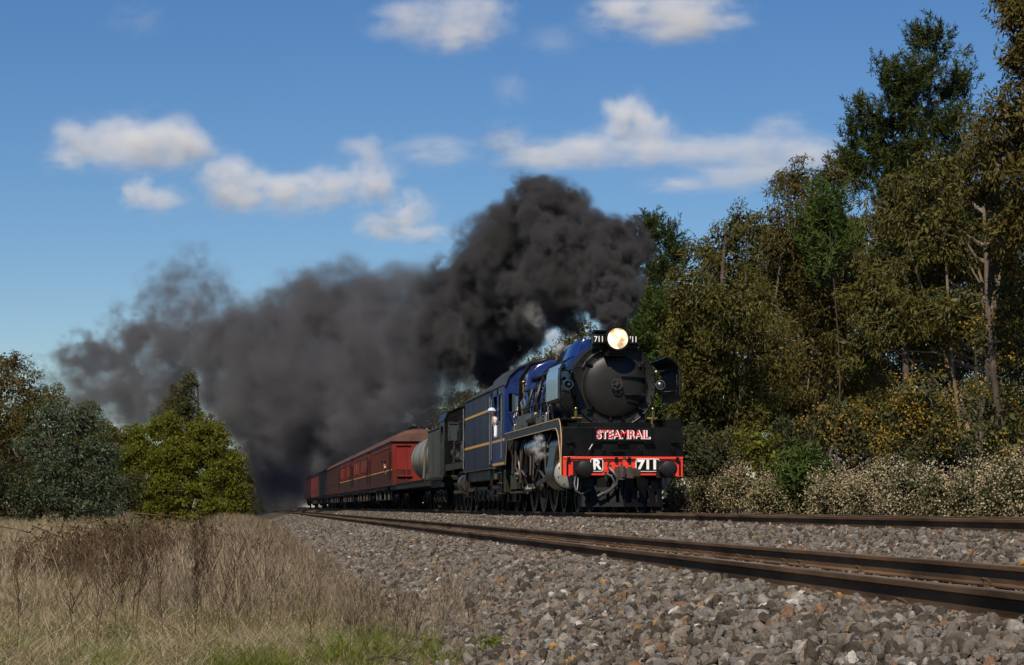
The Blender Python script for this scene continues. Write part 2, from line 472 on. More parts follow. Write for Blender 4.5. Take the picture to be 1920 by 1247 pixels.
# thin out on the four rails, keep the four-foot of the near track low and sandy
for cx in (NEAR_X, FAR_X):
    for sgn in (-1, 1):
        P = P[np.abs(P[:, 0] - cx - sgn*GAUGE/2) > 0.085]
n = len(P)
sz = rng.lognormal(math.log(0.0260), 0.42, n).clip(0.011, 0.056)
four = np.abs(P[:, 0] - NEAR_X) < GAUGE/2 - 0.02
sz[four] *= 0.62
P[:, 2] += rng.uniform(-0.03, 0.024, n)
P[four, 2] -= 0.03
scatter('ballast_stones', P, rng.uniform(0, 6.28, (n, 3)), sz[:, None] * rng.uniform(0.75, 1.25, (n, 3)), rng.integers(0, len(stones), n), stones,
        'grey and brown crushed stone ballast under both railway tracks', 'ballast')

def rail_profile(cx, top):
    h = [(-0.035, -0.004), (-0.031, 0), (0.031, 0), (0.035, -0.004), (0.035, -0.034), (0.010, -0.046), (0.009, -0.135), (0.070, -0.148), (0.070, -0.160), (-0.070, -0.160), (-0.070, -0.148), (-0.009, -0.135), (-0.010, -0.046), (-0.035, -0.034)]
    return [(cx + a, top + b) for a, b in h]
clip_b = B()
clip_b.tube([(0.0, -0.05, 0.0), (0.01, -0.055, 0.035), (0.04, -0.04, 0.06), (0.055, 0.0, 0.066), (0.04, 0.04, 0.06), (0.01, 0.055, 0.035), (0.0, 0.05, 0.0)], 0.010, 6)
clip_b.box(-0.03, 0.03, -0.03, 0.03, -0.03, 0.012)
clip_me = clip_b.mesh('clip', M['rail'])
sl_me = B().box(-1.32, 1.32, -0.12, 0.12, -0.12, 0).mesh('sleeper', M['sleeper'])
for cx, top, nm in ((NEAR_X, NEAR_Z, 'near_track'), (FAR_X, FAR_Z, 'train_track')):
    tr = bpy.data.objects.new('railway_track', None); C.objects.link(tr); tr.location = (cx, 0, top)
    tag(tr, 'empty rusty railway track in the foreground' if cx == NEAR_X else 'rusty railway track that the steam train runs on', kind='structure')
    for sgn in (-1, 1):
        r = B().prism(rail_profile(sgn*GAUGE/2, 0), -6, 900).obj('rail', M['rail'], tr)
        B().box(sgn*GAUGE/2 - 0.028, sgn*GAUGE/2 + 0.028, -6, 900, 0.0, 0.002).obj('running_surface', M['railtop'], r)
    k = 0
    y = 8.2 if cx == NEAR_X else 12.0
    while y < (58 if cx == NEAR_X else 50):
        s = bpy.data.objects.new('sleeper', sl_me); C.objects.link(s); s.parent = tr
        s.location = (random.uniform(-.01, .01), y, -0.168); s.rotation_euler = (0, 0, random.uniform(-.01, .01))
        if cx == NEAR_X or y > 30:
            for sgn in (-1, 1):
                for side in (-1, 1):
                    if cx != NEAR_X and side == 1: continue
                    if y > 46 or random.random() < 0.42: continue
                    c = bpy.data.objects.new('clip', clip_me); C.objects.link(c); c.parent = tr
                    c.location = (sgn*GAUGE/2 + side*0.085, y + random.uniform(-.01, .01), -0.150)
                    c.scale = (0.8,)*3; c.rotation_euler = (0, 0, random.uniform(-.25, .25) + (0 if side > 0 else math.pi))
        y += 0.685
# ------------------------------------------------------------------ the blue steam locomotive (local: x across, y towards the tail, z above rail)
LOCO_Y = 50.5
loco = thing('steam_locomotive', 'black and blue steam locomotive with red buffer beam and lit headlight', 'locomotive', (FAR_X, LOCO_Y, FAR_Z))

# wheels -----------------------------------------------------------------
def wheel_meshes(r, spokes, name, m_tyre, m_body):
    t = B().ring([(r*0.90, -0.065), (r, -0.065), (r, 0.055), (r+0.028, 0.06), (r+0.028, 0.085), (r*0.90, 0.085)], (0, 0, 0), 'x', 40)
    b = B()
    b.ring([(r*0.82, -0.05), (r*0.905, -0.05), (r*0.905, 0.06), (r*0.82, 0.06)], (0, 0, 0), 'x', 36)
    b.cyl((-0.09, 0, 0), (0.09, 0, 0), r*0.17, n=20)
    for i in range(spokes):
        a = 2*math.pi*i/spokes
        b.cyl((0, math.cos(a)*r*0.12, math.sin(a)*r*0.12), (0, math.cos(a)*r*0.85, math.sin(a)*r*0.85), 0.045, 0.034, n=6)
    if r > 0.7:
        pts = [(math.cos(a)*r*0.86, math.sin(a)*r*0.86) for a in np.linspace(R(200), R(290), 10)]
        b.prism([(p[0], p[1]) for p in pts], -0.07, 0.02, 'x')
    return t.mesh(name + '_tyre', m_tyre), b.mesh(name, m_body)
DRV_T, DRV = wheel_meshes(0.92, 15, 'driving_wheel', M['worn_steel'], M['black'])
SML_T, SML = wheel_meshes(0.46, 9, 'wheel', M['worn_steel'], M['underframe'])
def add_wheel(parent, y, z, side, big=False, gx=0.80, name=None):
    w = bpy.data.objects.new(name or ('driving_wheel' if big else 'wheel'), DRV if big else SML); C.objects.link(w)
    w.parent = parent; w.location = (side*gx, y, z); w.rotation_euler = (random.uniform(0, 6.28), 0, 0)
    w.scale = (-side if side > 0 else 1, 1, 1)
    t = bpy.data.objects.new('tyre', DRV_T if big else SML_T); C.objects.link(t); t.parent = w
    return w
for sd_ in (-1, 1):
    for y in (5.35, 7.30, 9.25):
        add_wheel(loco, y, 0.92, sd_, True)
    for y in (1.35, 3.55, 11.35, 13.1):
        add_wheel(loco, y, 0.46, sd_)
ax = B()
for y, r in ((5.35, .92), (7.3, .92), (9.25, .92), (1.35, .46), (3.55, .46), (11.35, .46), (13.1, .46)):
    ax.cyl((-0.75, y, r), (0.75, y, r), 0.09, n=12)
ax.obj('axles', M['underframe'], loco)

# frames -------------------------------------------------------------------
fr = B()
for s_ in (-1, 1):
    fr.box(s_*0.60-0.06, s_*0.60+0.06, 0.30, 14.0, 0.85, 1.55)
    fr.box(s_*0.55-0.05, s_*0.55+0.05, 0.8, 4.2, 0.35, 0.72)
fr.box(-0.6, 0.6, 0.3, 0.42, 0.55, 1.5).box(-0.6, 0.6, 4.3, 4.42, 0.7, 1.5).box(-0.6, 0.6, 10.2, 10.3, 0.55, 1.5)
fr.box(-0.95, 0.95, 9.9, 11.6, 1.05, 1.75)              # ash pan
fr.obj('frame', M['underframe'], loco, 0.01)
tk = B()
for s_ in (-1, 1):
    tk.prism([(10.7, 0.28), (13.8, 0.28), (13.9, 0.62), (12.6, 0.78), (11.8, 0.78), (10.6, 0.62)], s_*1.0-0.05, s_*1.0+0.05, 'x')
    for y in (11.35, 13.1):
        tk.box(s_*1.02-0.1, s_*1.02+0.1, y-0.17, y+0.17, 0.3, 0.66)
    for i in range(6):
        tk.box(s_*1.0-0.06, s_*1.0+0.06, 11.75+i*0.05, 12.65-i*0.05, 0.62+i*0.03, 0.64+i*0.03)
tk.obj('trailing_truck', M['underframe'], loco, 0.01)

# front ---------------------------------------------------------------------
HW = 1.40
bb = B().box(-HW, HW, 0.0, 0.07, 0.86, 1.29)
bb.box(-HW, HW, -0.03, 0.0, 1.235, 1.29).box(-HW, -HW+0.16, -0.012, 0.0, 0.83, 1.235).box(HW-0.16, HW, -0.012, 0.0, 0.83, 1.235)
bb.box(-0.95, 0.95, -0.008, 0.0, 0.98, 1.03)
beam = bb.obj('buffer_beam', M['red'], loco, 0.008)
def number_plate(cx, w, s, size, sx=1.0):
    h, z0 = 0.30, 1.095
    def rr(w, h, r):
        return [(cx + sx_*(w/2-r) + r*math.cos(a), z0 + sz_*(h/2-r) + r*math.sin(a))
                for sx_, sz_, a0 in ((1, 1, 0), (-1, 1, 90), (-1, -1, 180), (1, -1, 270)) for a in (R(a0), R(a0+45), R(a0+90))]
    o = B().prism(rr(w, h, 0.045), -0.040, -0.015).obj('number_plate', M['white'], beam)
    B().prism(rr(w-0.035, h-0.035, 0.035), -0.046, -0.039).obj('plate_ground', M['black'], beam)
    text('number', s, size, M['white'], beam, (cx, -0.052, z0), 0.005, 0.013, sx=sx)
    return o
number_plate(-0.62, 0.30, 'R', 0.31)
number_plate(0.57, 0.56, '711', 0.29, 1.12)
wrench = B().tube([(-1.28, -0.03, 1.215), (1.28, -0.03, 1.215)], 0.013, 8)
for x in (-1.27, -0.16, 0.14, 1.27):
    wrench.box(x-0.035, x+0.035, -0.06, 0.0, 1.16, 1.28)
for x in (-1.30, 1.33):
    wrench.box(x-0.02, x+0.02, -0.035, 0.0, 0.86, 1.20)
wrench.obj('uncoupling_rod', M['black'], loco, 0.004)
bf = B()
bf.box(-0.2, 0.2, -0.05, 0.0, -0.2, 0.2)
bf.cyl((0, -0.05, 0), (0, -0.36, 0), 0.165, 0.145, n=28).cyl((0, -0.36, 0), (0, -0.56, 0), 0.105, n=24)
bf.lathe([(0.02, -0.625), (0.12, -0.617), (0.185, -0.595), (0.195, -0.575), (0.19, -0.56), (0.1, -0.55)], (0, 0, 0), 'y', 32)
for i in range(6):
    a = i*math.pi/3
    bf.cyl((0.14*math.cos(a), -0.30, 0.14*math.sin(a)), (0.14*math.cos(a), -0.40, 0.14*math.sin(a)), 0.022, n=6)
buf = bf.obj('buffer', M['smokebox'], loco, 0.004, loc=(-0.97, 0, 1.0))
buf2 = twin(buf, loco, (0.97, 0, 1.0))
cp = B()
cp.box(-0.19, 0.19, -0.18, 0.0, 0.76, 1.06).box(-0.13, 0.13, -0.42, -0.18, 0.80, 1.0)
cp.prism([(-0.20, -0.40), (0.20, -0.40), (0.23, -0.50), (0.14, -0.54), (-0.14, -0.54), (-0.23, -0.50)], 0.78, 1.02, 'z')
cp.cyl((-0.13, -0.58, 0.74), (-0.13, -0.58, 1.06), 0.085, n=16).prism([(-0.2, -0.50), (-0.06, -0.50), (-0.05, -0.66), (-0.12, -0.70), (-0.2, -0.64)], 0.80, 1.0, 'z')
cp.prism([(0.10, -0.48), (0.24, -0.46), (0.30, -0.66), (0.25, -0.70), (0.19, -0.62)], 0.82, 0.99, 'z')
cp.cyl((0, -0.2, 1.0), (0, -0.2, 1.3), 0.035, n=10).cyl((-0.05, -0.12, 1.12), (0.05, -0.12, 1.12), 0.08, n=12).cyl((-0.13, -0.58, 1.06), (-0.13, -0.58, 1.12), 0.03, n=8)
cp.obj('coupler', M['coupler'], loco, 0.012)
B().prism([(-0.06, 1.02), (0.0, 0.97), (0.09, 0.99), (0.05, 1.12), (0.03, 1.2), (-0.05, 1.2)], -0.24, -0.20).obj('safety_tag', M['red'], loco)
hs = B()
hs.tube([(-0.33, -0.03, 1.06), (-0.34, -0.16, 1.02), (-0.27, -0.24, 0.93), (-0.17, -0.26, 0.80), (-0.19, -0.25, 0.66), (-0.33, -0.22, 0.52), (-0.50, -0.2, 0.43), (-0.60, -0.18, 0.38)], 0.035, 8)
hs.tube([(-0.42, -0.1, 0.90), (-0.30, -0.22, 0.84), (-0.24, -0.24, 0.70), (-0.34, -0.22, 0.5), (-0.5, -0.2, 0.40)], 0.028, 8)
hs.tube([(-1.12, -0.05, 0.82), (-1.16, -0.16, 0.66), (-1.13, -0.2, 0.5), (-1.0, -0.2, 0.42), (-0.84, -0.16, 0.50)], 0.02, 6)
hs.tube([(-1.05, -0.05, 0.82), (-1.08, -0.16, 0.64), (-1.10, -0.2, 0.52)], 0.016, 6)
hs.tube([(0.98, -0.06, 0.8), (1.0, -0.1, 0.6), (0.97, -0.1, 0.45), (0.99, -0.08, 0.35)], 0.022, 6)
hs.obj('brake_hose', M['hose'], loco)
hc = B()
hc.cyl((-0.62, -0.18, 0.37), (-0.48, -0.21, 0.45), 0.05, n=10).cyl((-0.42, -0.1, 0.94), (-0.40, -0.1, 0.72), 0.03, n=8)
hc.tube([(-0.36, -0.03, 1.05), (-0.35, -0.05, 1.13), (-0.31, -0.08, 1.17)], 0.018, 6).cyl((-0.88, -0.15, 0.47), (-0.78, -0.16, 0.53), 0.035, n=8)
hc.obj('hose_coupling', M['worn_steel'], loco)
# pilot: slotted plates meeting in a blunt V
for s_ in (-1, 1):
    pl = B()
    def Q(t, z):    # t 0 at the ridge .. 1 at the outer end ; leans forward at the foot
        return (s_*(0.02 + t*0.93), -0.12 + 0.34*t - 0.22*(0.62 - z) if z < 0.62 else -0.12 + 0.34*t, z)
    def plate(t0, t1, z0, z1):
        a = [Q(t0, z0), Q(t1, z0), Q(t1, z1), Q(t0, z1)]
        pl.add(a + [(p[0], p[1] + 0.025, p[2]) for p in a], [(0,1,2,3),(7,6,5,4),(0,4,5,1),(1,5,6,2),(2,6,7,3),(3,7,4,0)])
    plate(0, 1, 0.13, 0.235); plate(0, 1, 0.50, 0.58); plate(0, 1, 0.80, 0.93)
    e = [0.0, 0.10, 0.175, 0.33, 0.405, 0.56, 0.635, 0.79, 0.865, 1.0]
    for i in range(0, len(e), 2):
        plate(e[i], e[i+1], 0.235, 0.50)
    for a, b_ in ((0, 0.24), (0.33, 0.62), (0.71, 1.0)):
        plate(a, b_, 0.58, 0.80)
    pl.obj('pilot_plate', M['black'], loco, 0.004)
B().box(-0.02, 0.02, -0.24, -0.10, 0.13, 0.60).obj('pilot_ridge', M['black'], loco, 0.004)
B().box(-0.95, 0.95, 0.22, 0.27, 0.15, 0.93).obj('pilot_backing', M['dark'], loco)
gi_ = B()
for s_ in (-1, 1):
    gi_.box(s_*0.86-0.11, s_*0.86+0.11, 0.32, 0.45, 0.04, 0.6)
gi_.obj('rail_guard', M['underframe'], loco, 0.01)
# apron with the name board
ap = B()
ap.box(-HW, HW, 0.06, 0.10, 1.292, 1.97)
ap.box(-HW, HW, 0.10, 1.75, 1.94, 1.97)
ap.box(-0.70, 0.70, 0.03, 0.06, 1.62, 1.97)
for x in (-1.38, -0.72, 0.72, 1.38):
    ap.box(x-0.012, x+0.012, 0.045, 0.06, 1.30, 1.96)
for x, z, w in ((-1.22, 1.62, 0.20), (-0.62, 1.60, 0.26), (0.0, 1.60, 0.26), (0.62, 1.60, 0.26), (1.22, 1.62, 0.2), (-0.1, 1.41, 0.3)):
    ap.box(x-w/2, x+w/2, -0.06, 0.06, z-0.008, z+0.008)
for x in np.arange(-1.32, 1.33, 0.165):
    for z in (1.945, 1.33):
        ap.sphere((x, 0.058, z), 0.014, 6, 4)
apron = ap.obj('front_apron', M['black'], loco, 0.004)
ap2 = B().box(1.02, 1.38, 0.12, 0.5, 1.97, 2.17).box(-0.85, 0.85, 1.1, 1.5, 1.97, 2.12)
for x in np.arange(-0.78, 0.79, 0.26):
    ap2.sphere((x, 1.098, 2.05), 0.016, 6, 4)
ap2.obj('footplate_box', M['black'], loco, 0.01)
nb = B().box(-0.68, 0.68, 0.0, 0.03, 1.64, 1.955).obj('name_board', M['black'], loco, 0.003)
text('lettering', 'STEAMRAIL', 0.262, M['white'], nb, (0.012, -0.003, 1.788), 0.003, 0.0135, sx=0.95)
text('lettering', 'STEAMRAIL', 0.262, M['letter_red'], nb, (-0.005, -0.010, 1.797), 0.003, 0.002, sx=0.95)
B().tube([(-0.72, -0.05, 1.57), (-0.80, -0.08, 1.45), (-0.83, -0.02, 1.36)], 0.018, 6).obj('drain_pipe', M['worn_steel'], loco)

# smokebox -----------------------------------------------------------------------
BZ, BR = 3.02, 1.03
sb = B()
sb.lathe([(0.60, 1.36), (0.98, 1.36), (1.0, 1.35), (BR, 1.38), (BR, 3.55)], (0, 0, BZ), 'y', 64)
for i in range(34):
    a = 2*math.pi*(i + .5)/34
    sb.sphere((0.945*math.cos(a), 1.352, BZ + 0.945*math.sin(a)), 0.022, 6, 4)
for i in range(40):
    a = 2*math.pi*i/40
    sb.sphere((BR*math.cos(a), 1.60, BZ + BR*math.sin(a)), 0.016, 5, 3)
smokebox = sb.obj('smokebox', M['smokebox'], loco, angle=30)
sd2 = B().prism([(-0.78, 1.95), (0.78, 1.95), (0.78, 2.32), (0.62, 2.42), (-0.62, 2.42), (-0.78, 2.32)], 1.40, 3.2)
sd2.prism([(-0.40, 2.12), (0.40, 2.12), (0.55, 2.34), (-0.55, 2.34)], 1.34, 1.40)
sd2.obj('smokebox_saddle', M['smokebox'], loco, 0.012)
dr = B()
DR = 0.755
dr.lathe([(DR+0.05, 1.36), (DR+0.05, 1.33), (DR, 1.325), (DR-0.01, 1.30)] + [(DR*math.cos(a), 1.30 - 0.16*math.sin(a)) for a in np.linspace(R(6), R(89), 12)], (0.02, 0, BZ - 0.03), 'y', 64)
door = dr.obj('smokebox_door', M['smokebox'], loco, angle=30)
dg = B()
for a in (R(38), R(140), R(222), R(262), R(284), R(318)):
    c, s_ = math.cos(a), math.sin(a)
    x, z = 0.02 + 0.80*c, BZ - 0.03 + 0.80*s_
    dg.cyl((x, 1.36, z), (x, 1.20, z), 0.035, n=8)
    dg.tube([(x + 0.10*c, 1.27, z + 0.10*s_), (x - 0.09*c, 1.23, z - 0.09*s_)], 0.035, 6)
dg.obj('door_clamp', M['black'], door)
hg = B()
hg.cyl((0.70, 1.27, 2.58), (0.70, 1.27, 3.42), 0.035, n=10)
hg.box(0.16, 0.74, 1.10, 1.16, 3.18, 3.235).box(0.24, 0.74, 1.10, 1.16, 2.74, 2.80)
hg.cyl((0.70, 1.12, 2.77), (0.70, 1.30, 2.77), 0.05, n=8).cyl((0.70, 1.12, 3.2), (0.70, 1.30, 3.2), 0.05, n=8)
hg.cyl((0.24, 1.02, 2.77), (0.60, 1.02, 2.77), 0.022, n=8)
hg.obj('door_hinge', M['black'], door, 0.006)
hw = B()
hw.ring([(0.108, -0.016), (0.135, -0.016), (0.135, 0.016), (0.115, 0.016)], (0, 0, 0), 'y', 28)
for i in range(3):
    a = i*math.pi/3 + 0.3
    hw.cyl((-0.12*math.cos(a), 0, -0.12*math.sin(a)), (0.12*math.cos(a), 0, 0.12*math.sin(a)), 0.014, n=6)
hw.cyl((0, -0.03, 0), (0, 0.16, 0), 0.035, n=10)
hw.obj('door_handwheel', M['worn_steel'], door, loc=(0.02, 1.0, 3.02))
hr = B()
for s_ in (1,):
    pts = [(0.86*math.cos(a), 1.27, BZ + 0.86*math.sin(a)) for a in np.linspace(R(112), R(150), 10)]
    hr.tube(pts, 0.016, 6)
    for q in (0, -1):
        hr.cyl(pts[q], (pts[q][0], 1.37, pts[q][2]), 0.022, n=6)
hr.obj('handrail', M['steel'], loco)
ml = B()
for s_ in (-1, 1):
    ml.sphere((s_*1.10, 1.28, BZ - 0.0), 0.095, 14, 8).cyl((s_*1.10, 1.30, BZ), (s_*1.02, 1.45, BZ), 0.05, n=8)
    ml.ring([(0.10, 1.185), (0.115, 1.185), (0.115, 1.21), (0.10, 1.21)], (s_*1.10, 0, BZ), 'y', 16)
    ml.sphere((s_*1.02, 1.3, BZ + 0.30), 0.06, 10, 6).cyl((s_*1.02, 1.3, BZ+0.3), (s_*0.95, 1.42, BZ+0.3), 0.03, n=6)
ml.obj('marker_lamp', M['steel'], loco)
vv = B()
for s_ in (-1, 1):
    vv.cyl((s_*0.92, 1.2, 1.97), (s_*0.92, 1.2, 2.42), 0.045, n=10).sphere((s_*0.92, 1.2, 2.44), 0.06, 10, 6).cyl((s_*0.92, 1.2, 2.12), (s_*0.92, 1.2, 2.2), 0.08, n=10)
    vv.cyl((s_*1.02, 1.2, 2.22), (s_*0.78, 1.2, 2.22), 0.035, n=8)
vv.obj('oil_valve', M['brass'], loco)
# chimney, headlight -----------------------------------------------------------------
ch = B()
def chim(w, d): return [(-w, 1.62 + .5 - d), (w, 1.62 + .5 - d), (w + 0.04, 1.62 + .5), (w, 1.62 + .5 + d), (-w, 1.62 + .5 + d), (-w - 0.04, 1.62 + .5)]
lv = [(0.42, 0.50, 3.86), (0.36, 0.44, 4.05), (0.36, 0.44, 4.26), (0.41, 0.49, 4.30), (0.41, 0.49, 4.345)]
vs_, fs_ = [], []
for w, d, z in lv: vs_ += [(p[0], p[1], z) for p in chim(w, d)]
for i in range(len(lv) - 1):
    for j in range(6): fs_.append((i*6 + j, i*6 + (j+1) % 6, (i+1)*6 + (j+1) % 6, (i+1)*6 + j))
ch.add(vs_, fs_)
ch.add([(p[0]*0.85, 2.12 + (p[1]-2.12)*0.85, 4.33) for p in chim(0.41, 0.49)], [(0,1,2,3,4,5)])
ch.obj('chimney', M['black'], loco, 0.012)
hl = B()
hl.lathe([(0.02, 1.34), (0.12, 1.32), (0.20, 1.25), (0.265, 1.08), (0.275, 0.76), (0.285, 0.73), (0.285, 0.69), (0.245, 0.69), (0.24, 0.75)], (0, 0, 4.07), 'y', 40, caps=False)
hl.box(-0.2, 0.2, 0.84, 1.7, 3.74, 3.86).box(-0.26, 0.26, 0.95, 1.7, 3.68, 3.76).cyl((0, 0.72, 4.35), (0, 0.72, 4.40), 0.02, n=6).box(-0.55, 0.55, 1.15, 1.25, 3.86, 3.98)
headlight = hl.obj('headlight', M['black'], loco, angle=30)
B().lathe([(0.243, 0.735), (0.18, 0.715), (0.1, 0.705), (0.01, 0.702)], (0, 0, 4.07), 'y', 32).obj('lens', M['lamp'], headlight)
for s_ in (-1, 1):
    nbx = B().box(s_*0.40-0.135, s_*0.40+0.135, 1.0, 1.26, 3.97, 4.17).obj('number_box', M['black'], loco, 0.008)
    text('number', '711', 0.185, M['white'], nbx, (s_*0.40, 0.993, 4.07), 0.002, 0.003, sx=0.85)

# smoke deflectors -----------------------------------------------------------------------
for s_ in (-1, 1):
    prof = [(1.40, 2.60), (1.43, 2.66), (1.43, 3.15), (1.41, 3.32), (1.34, 3.47), (1.22, 3.58), (1.10, 3.63)]
    inner = [(x - 0.022, z - (0.006 if i < 4 else 0.02)) for i, (x, z) in enumerate(prof)]
    d = B()
    d.strip([(s_*x, z) for x, z in prof], [(s_*x, z) for x, z in inner], 0.32, 2.65, 'y', 0)
    defl = d.obj('smoke_deflector', M['black'], loco)
    p2 = B().strip([(s_*(x + 0.004), z + 0.004) for x, z in prof[1:]], [(s_*(x + 0.001), z + 0.001) for x, z in prof[1:]], 0.62, 2.64, 'y').obj('deflector_panel', M['blue'] , defl)
    br = B()
    for z in (2.85, 3.35):
        br.tube([(s_*1.40, 0.7, z), (s_*1.05, 1.5, z)], 0.016, 6)
    br.tube([(s_*1.405, 0.36, 2.72), (s_*1.405, 0.36, 3.2), (s_*1.36, 0.36, 3.4)], 0.012, 6)
    br.tube([(s_*1.385, 0.55, 2.95), (s_*1.37, 0.55, 2.97), (s_*1.37, 0.55, 3.2), (s_*1.385, 0.55, 3.22)], 0.012, 6)
    br.tube([(s_*1.0, 1.2, 2.0), (s_*1.39, 0.8, 2.62)], 0.018, 6).tube([(s_*0.9, 2.0, 2.2), (s_*1.39, 2.2, 2.62)], 0.018, 6)
    br.obj('deflector_stay', M['worn_steel'], defl)

# boiler ----------------------------------------------------------------------------------
bo = B()
bo.lathe([(BR*0.99, 3.55), (0.99, 3.56), (0.99, 6.2), (1.07, 8.7)], (0, 0, BZ), 'y', 56)
boiler = bo.obj('boiler', M['blue'], loco, angle=30)
bd = B()
for y in (3.6, 4.7, 5.8, 6.9, 7.9):
    r = 0.995 + max(0, (y - 6.2)*0.032)
    bd.ring([(r, y-0.04), (r+0.012, y-0.04), (r+0.012, y+0.04), (r, y+0.04)], (0, 0, BZ), 'y', 48)
bd.obj('boiler_band', M['black'], boiler)
fb = [(-1.14, 2.1), (-1.16, 3.3), (-1.08, 3.72), (-0.85, 3.98), (-0.5, 4.10), (0.5, 4.10), (0.85, 3.98), (1.08, 3.72), (1.16, 3.3), (1.14, 2.1)]
B().prism(fb, 8.7, 11.55).obj('firebox', M['blue'], loco, 0.05)
cs = B()
top = lambda y, k: [(-0.92*k, y, 3.52), (-0.72*k, y, 4.06), (-0.60*k, y, 4.20), (0.60*k, y, 4.20), (0.72*k, y, 4.06), (0.92*k, y, 3.52)]
secs = [top(2.62, 0.86), top(2.8, 1.0), top(5.0, 0.98), [(-0.8, 5.6, 3.52), (-0.55, 5.6, 3.85), (-0.4, 5.6, 4.0), (0.4, 5.6, 4.0), (0.55, 5.6, 3.85), (0.8, 5.6, 3.52)]]
vs_ = [p for s_ in secs for p in s_]
fs_ = [(i*6 + j, i*6 + j + 1, (i+1)*6 + j + 1, (i+1)*6 + j) for i in range(3) for j in range(5)] + [(0,1,2,3,4,5), (18,19,20,21,22,23)]
cs.add(vs_, fs_)
cs.obj('dome_casing', M['blue'], loco, 0.02)
pp = B()
for r, off, y0, y1 in ((0.05, 1.09, 3.0, 11.4), (0.035, 1.06, 2.4, 9.0)):
    a = R(150) if r > 0.04 else R(168)
    pp.tube([(off*math.cos(a), y0, BZ + off*math.sin(a)), (off*math.cos(a)*1.0, (y0+y1)/2, BZ + off*math.sin(a)), ((off+0.1)*math.cos(a), y1, BZ + (off+0.08)*math.sin(a))], r, 8)
pp.tube([(-0.75, 4.6, 3.86), (-0.95, 4.7, 3.6), (-1.12, 4.8, 3.1), (-1.15, 4.8, 2.4)], 0.07, 8)
pp.tube([(-0.6, 8.9, 4.1), (-1.0, 9.0, 4.0), (-1.24, 9.1, 3.6), (-1.26, 9.2, 2.8), (-1.2, 9.3, 2.2)], 0.06, 8)
pp.tube([(-0.85, 6.5, 3.7), (-1.06, 6.55, 3.3), (-1.1, 6.6, 2.3)], 0.05, 8)
pp.tube([(-1.25, 2.8, 2.74), (-1.28, 6.5, 2.74), (-1.3, 11.4, 2.74)], 0.018, 6)
for y in (3.2, 5.2, 7.2, 9.2): pp.cyl((-1.26, y, 2.74), (-1.0, y, 2.74), 0.016, n=6)
pp.obj('boiler_pipe', M['black'], loco)
pb = B()
for y in (8.9, 9.6): pb.sphere((-1.2, y, 3.5), 0.06, 8, 6).cyl((-1.2, y, 3.2), (-1.2, y, 3.5), 0.03, n=6)
for s_ in (-0.25, 0.25): pb.cyl((s_, 9.2, 4.08), (s_, 9.2, 4.28), 0.06, 0.05, n=10)
pb.obj('safety_valve', M['brass'], loco)

# running board with lined valance -----------------------------------------------------------
def arc(cx, cz, r, a0, a1, n=6): return [(cx + r*math.cos(R(a0 + (a1-a0)*i/n)), cz + r*math.sin(R(a0 + (a1-a0)*i/n))) for i in range(n+1)]
outer = [(0.06, 0.86), (0.06, 1.30)] + arc(0.56, 1.70, 0.5, 180, 90, 6) + [(2.0, 2.2), (6.0, 2.2), (10.9, 2.2), (11.5, 2.2)]
innr = [(0.22, 0.86), (0.26, 1.22)] + [(0.36, 1.45), (0.47, 1.62), (0.60, 1.77), (0.74, 1.87), (0.90, 1.935), (1.08, 1.965), (1.28, 1.97)] + [(2.0, 1.97), (6.0, 1.97), (10.75, 1.97), (11.2, 1.30)]
outer[-1] = (11.5, 1.30); outer[-2] = (11.35, 2.2)
for s_ in (-1, 1):
    v = B().strip(outer, innr, s_*1.395, s_*1.425, 'x')
    v.box(min(s_*0.9, s_*1.395), max(s_*0.9, s_*1.395), 0.62, 11.5, 2.16, 2.20)
    val = v.obj('running_board', M['black'], loco)
    if s_ < 0:
        ln = B()
        ln.tube([(-1.428, p[0] + (0.0 if i > 1 else 0.02), p[1] - (0.025 if i > 1 else 0)) for i, p in enumerate(outer[:-1])], 0.013, 5)
        ln.tube([(-1.428, p[0] - 0.02, p[1] + 0.012) for p in innr], 0.011, 5)
        ln.obj('gold_lining', M['lining'], val)
        B().prism([(0.07, 1.3), (0.2, 1.24), (0.42, 1.62), (0.9, 1.95), (0.62, 2.15), (0.25, 2.0), (0.1, 1.8)], -1.39, -1.37, 'x').obj('apron_side', M['blue'], val)
cl = B()
for s_ in (-1, 1):
    cl.cyl((s_*1.06, 1.35, 0.92), (s_*1.06, 2.65, 0.92), 0.40, n=36).cyl((s_*1.10, 1.25, 1.56), (s_*1.10, 2.75, 1.56), 0.25, n=28)
    cl.prism([(s_*1.44, 1.0), (s_*1.36, 1.56), (s_*0.8, 1.6), (s_*0.7, 0.95)], 1.45, 2.55)
cyls = cl.obj('cylinder', M['cladding'], loco, 0.012)
cv = B()
for s_ in (-1, 1):
    cv.lathe([(0.02, 1.27), (0.28, 1.275), (0.33, 1.29), (0.36, 1.32), (0.36, 1.36)], (s_*1.06, 0, 0.92), 'y', 36)
    cv.lathe([(0.02, 1.19), (0.17, 1.195), (0.21, 1.21), (0.22, 1.26)], (s_*1.10, 0, 1.56), 'y', 28)
cv.obj('cylinder_cover', M['cover'], loco, angle=30)
nt = B()
for i in range(8):
    a = i*math.pi/4 + 0.3
    nt.cyl((-1.06 + 0.28*math.cos(a), 1.26, 0.92 + 0.28*math.sin(a)), (-1.06 + 0.28*math.cos(a), 1.29, 0.92 + 0.28*math.sin(a)), 0.018, n=6)
nt.obj('cover_nut', M['dark'], loco, small=True)
md = B()
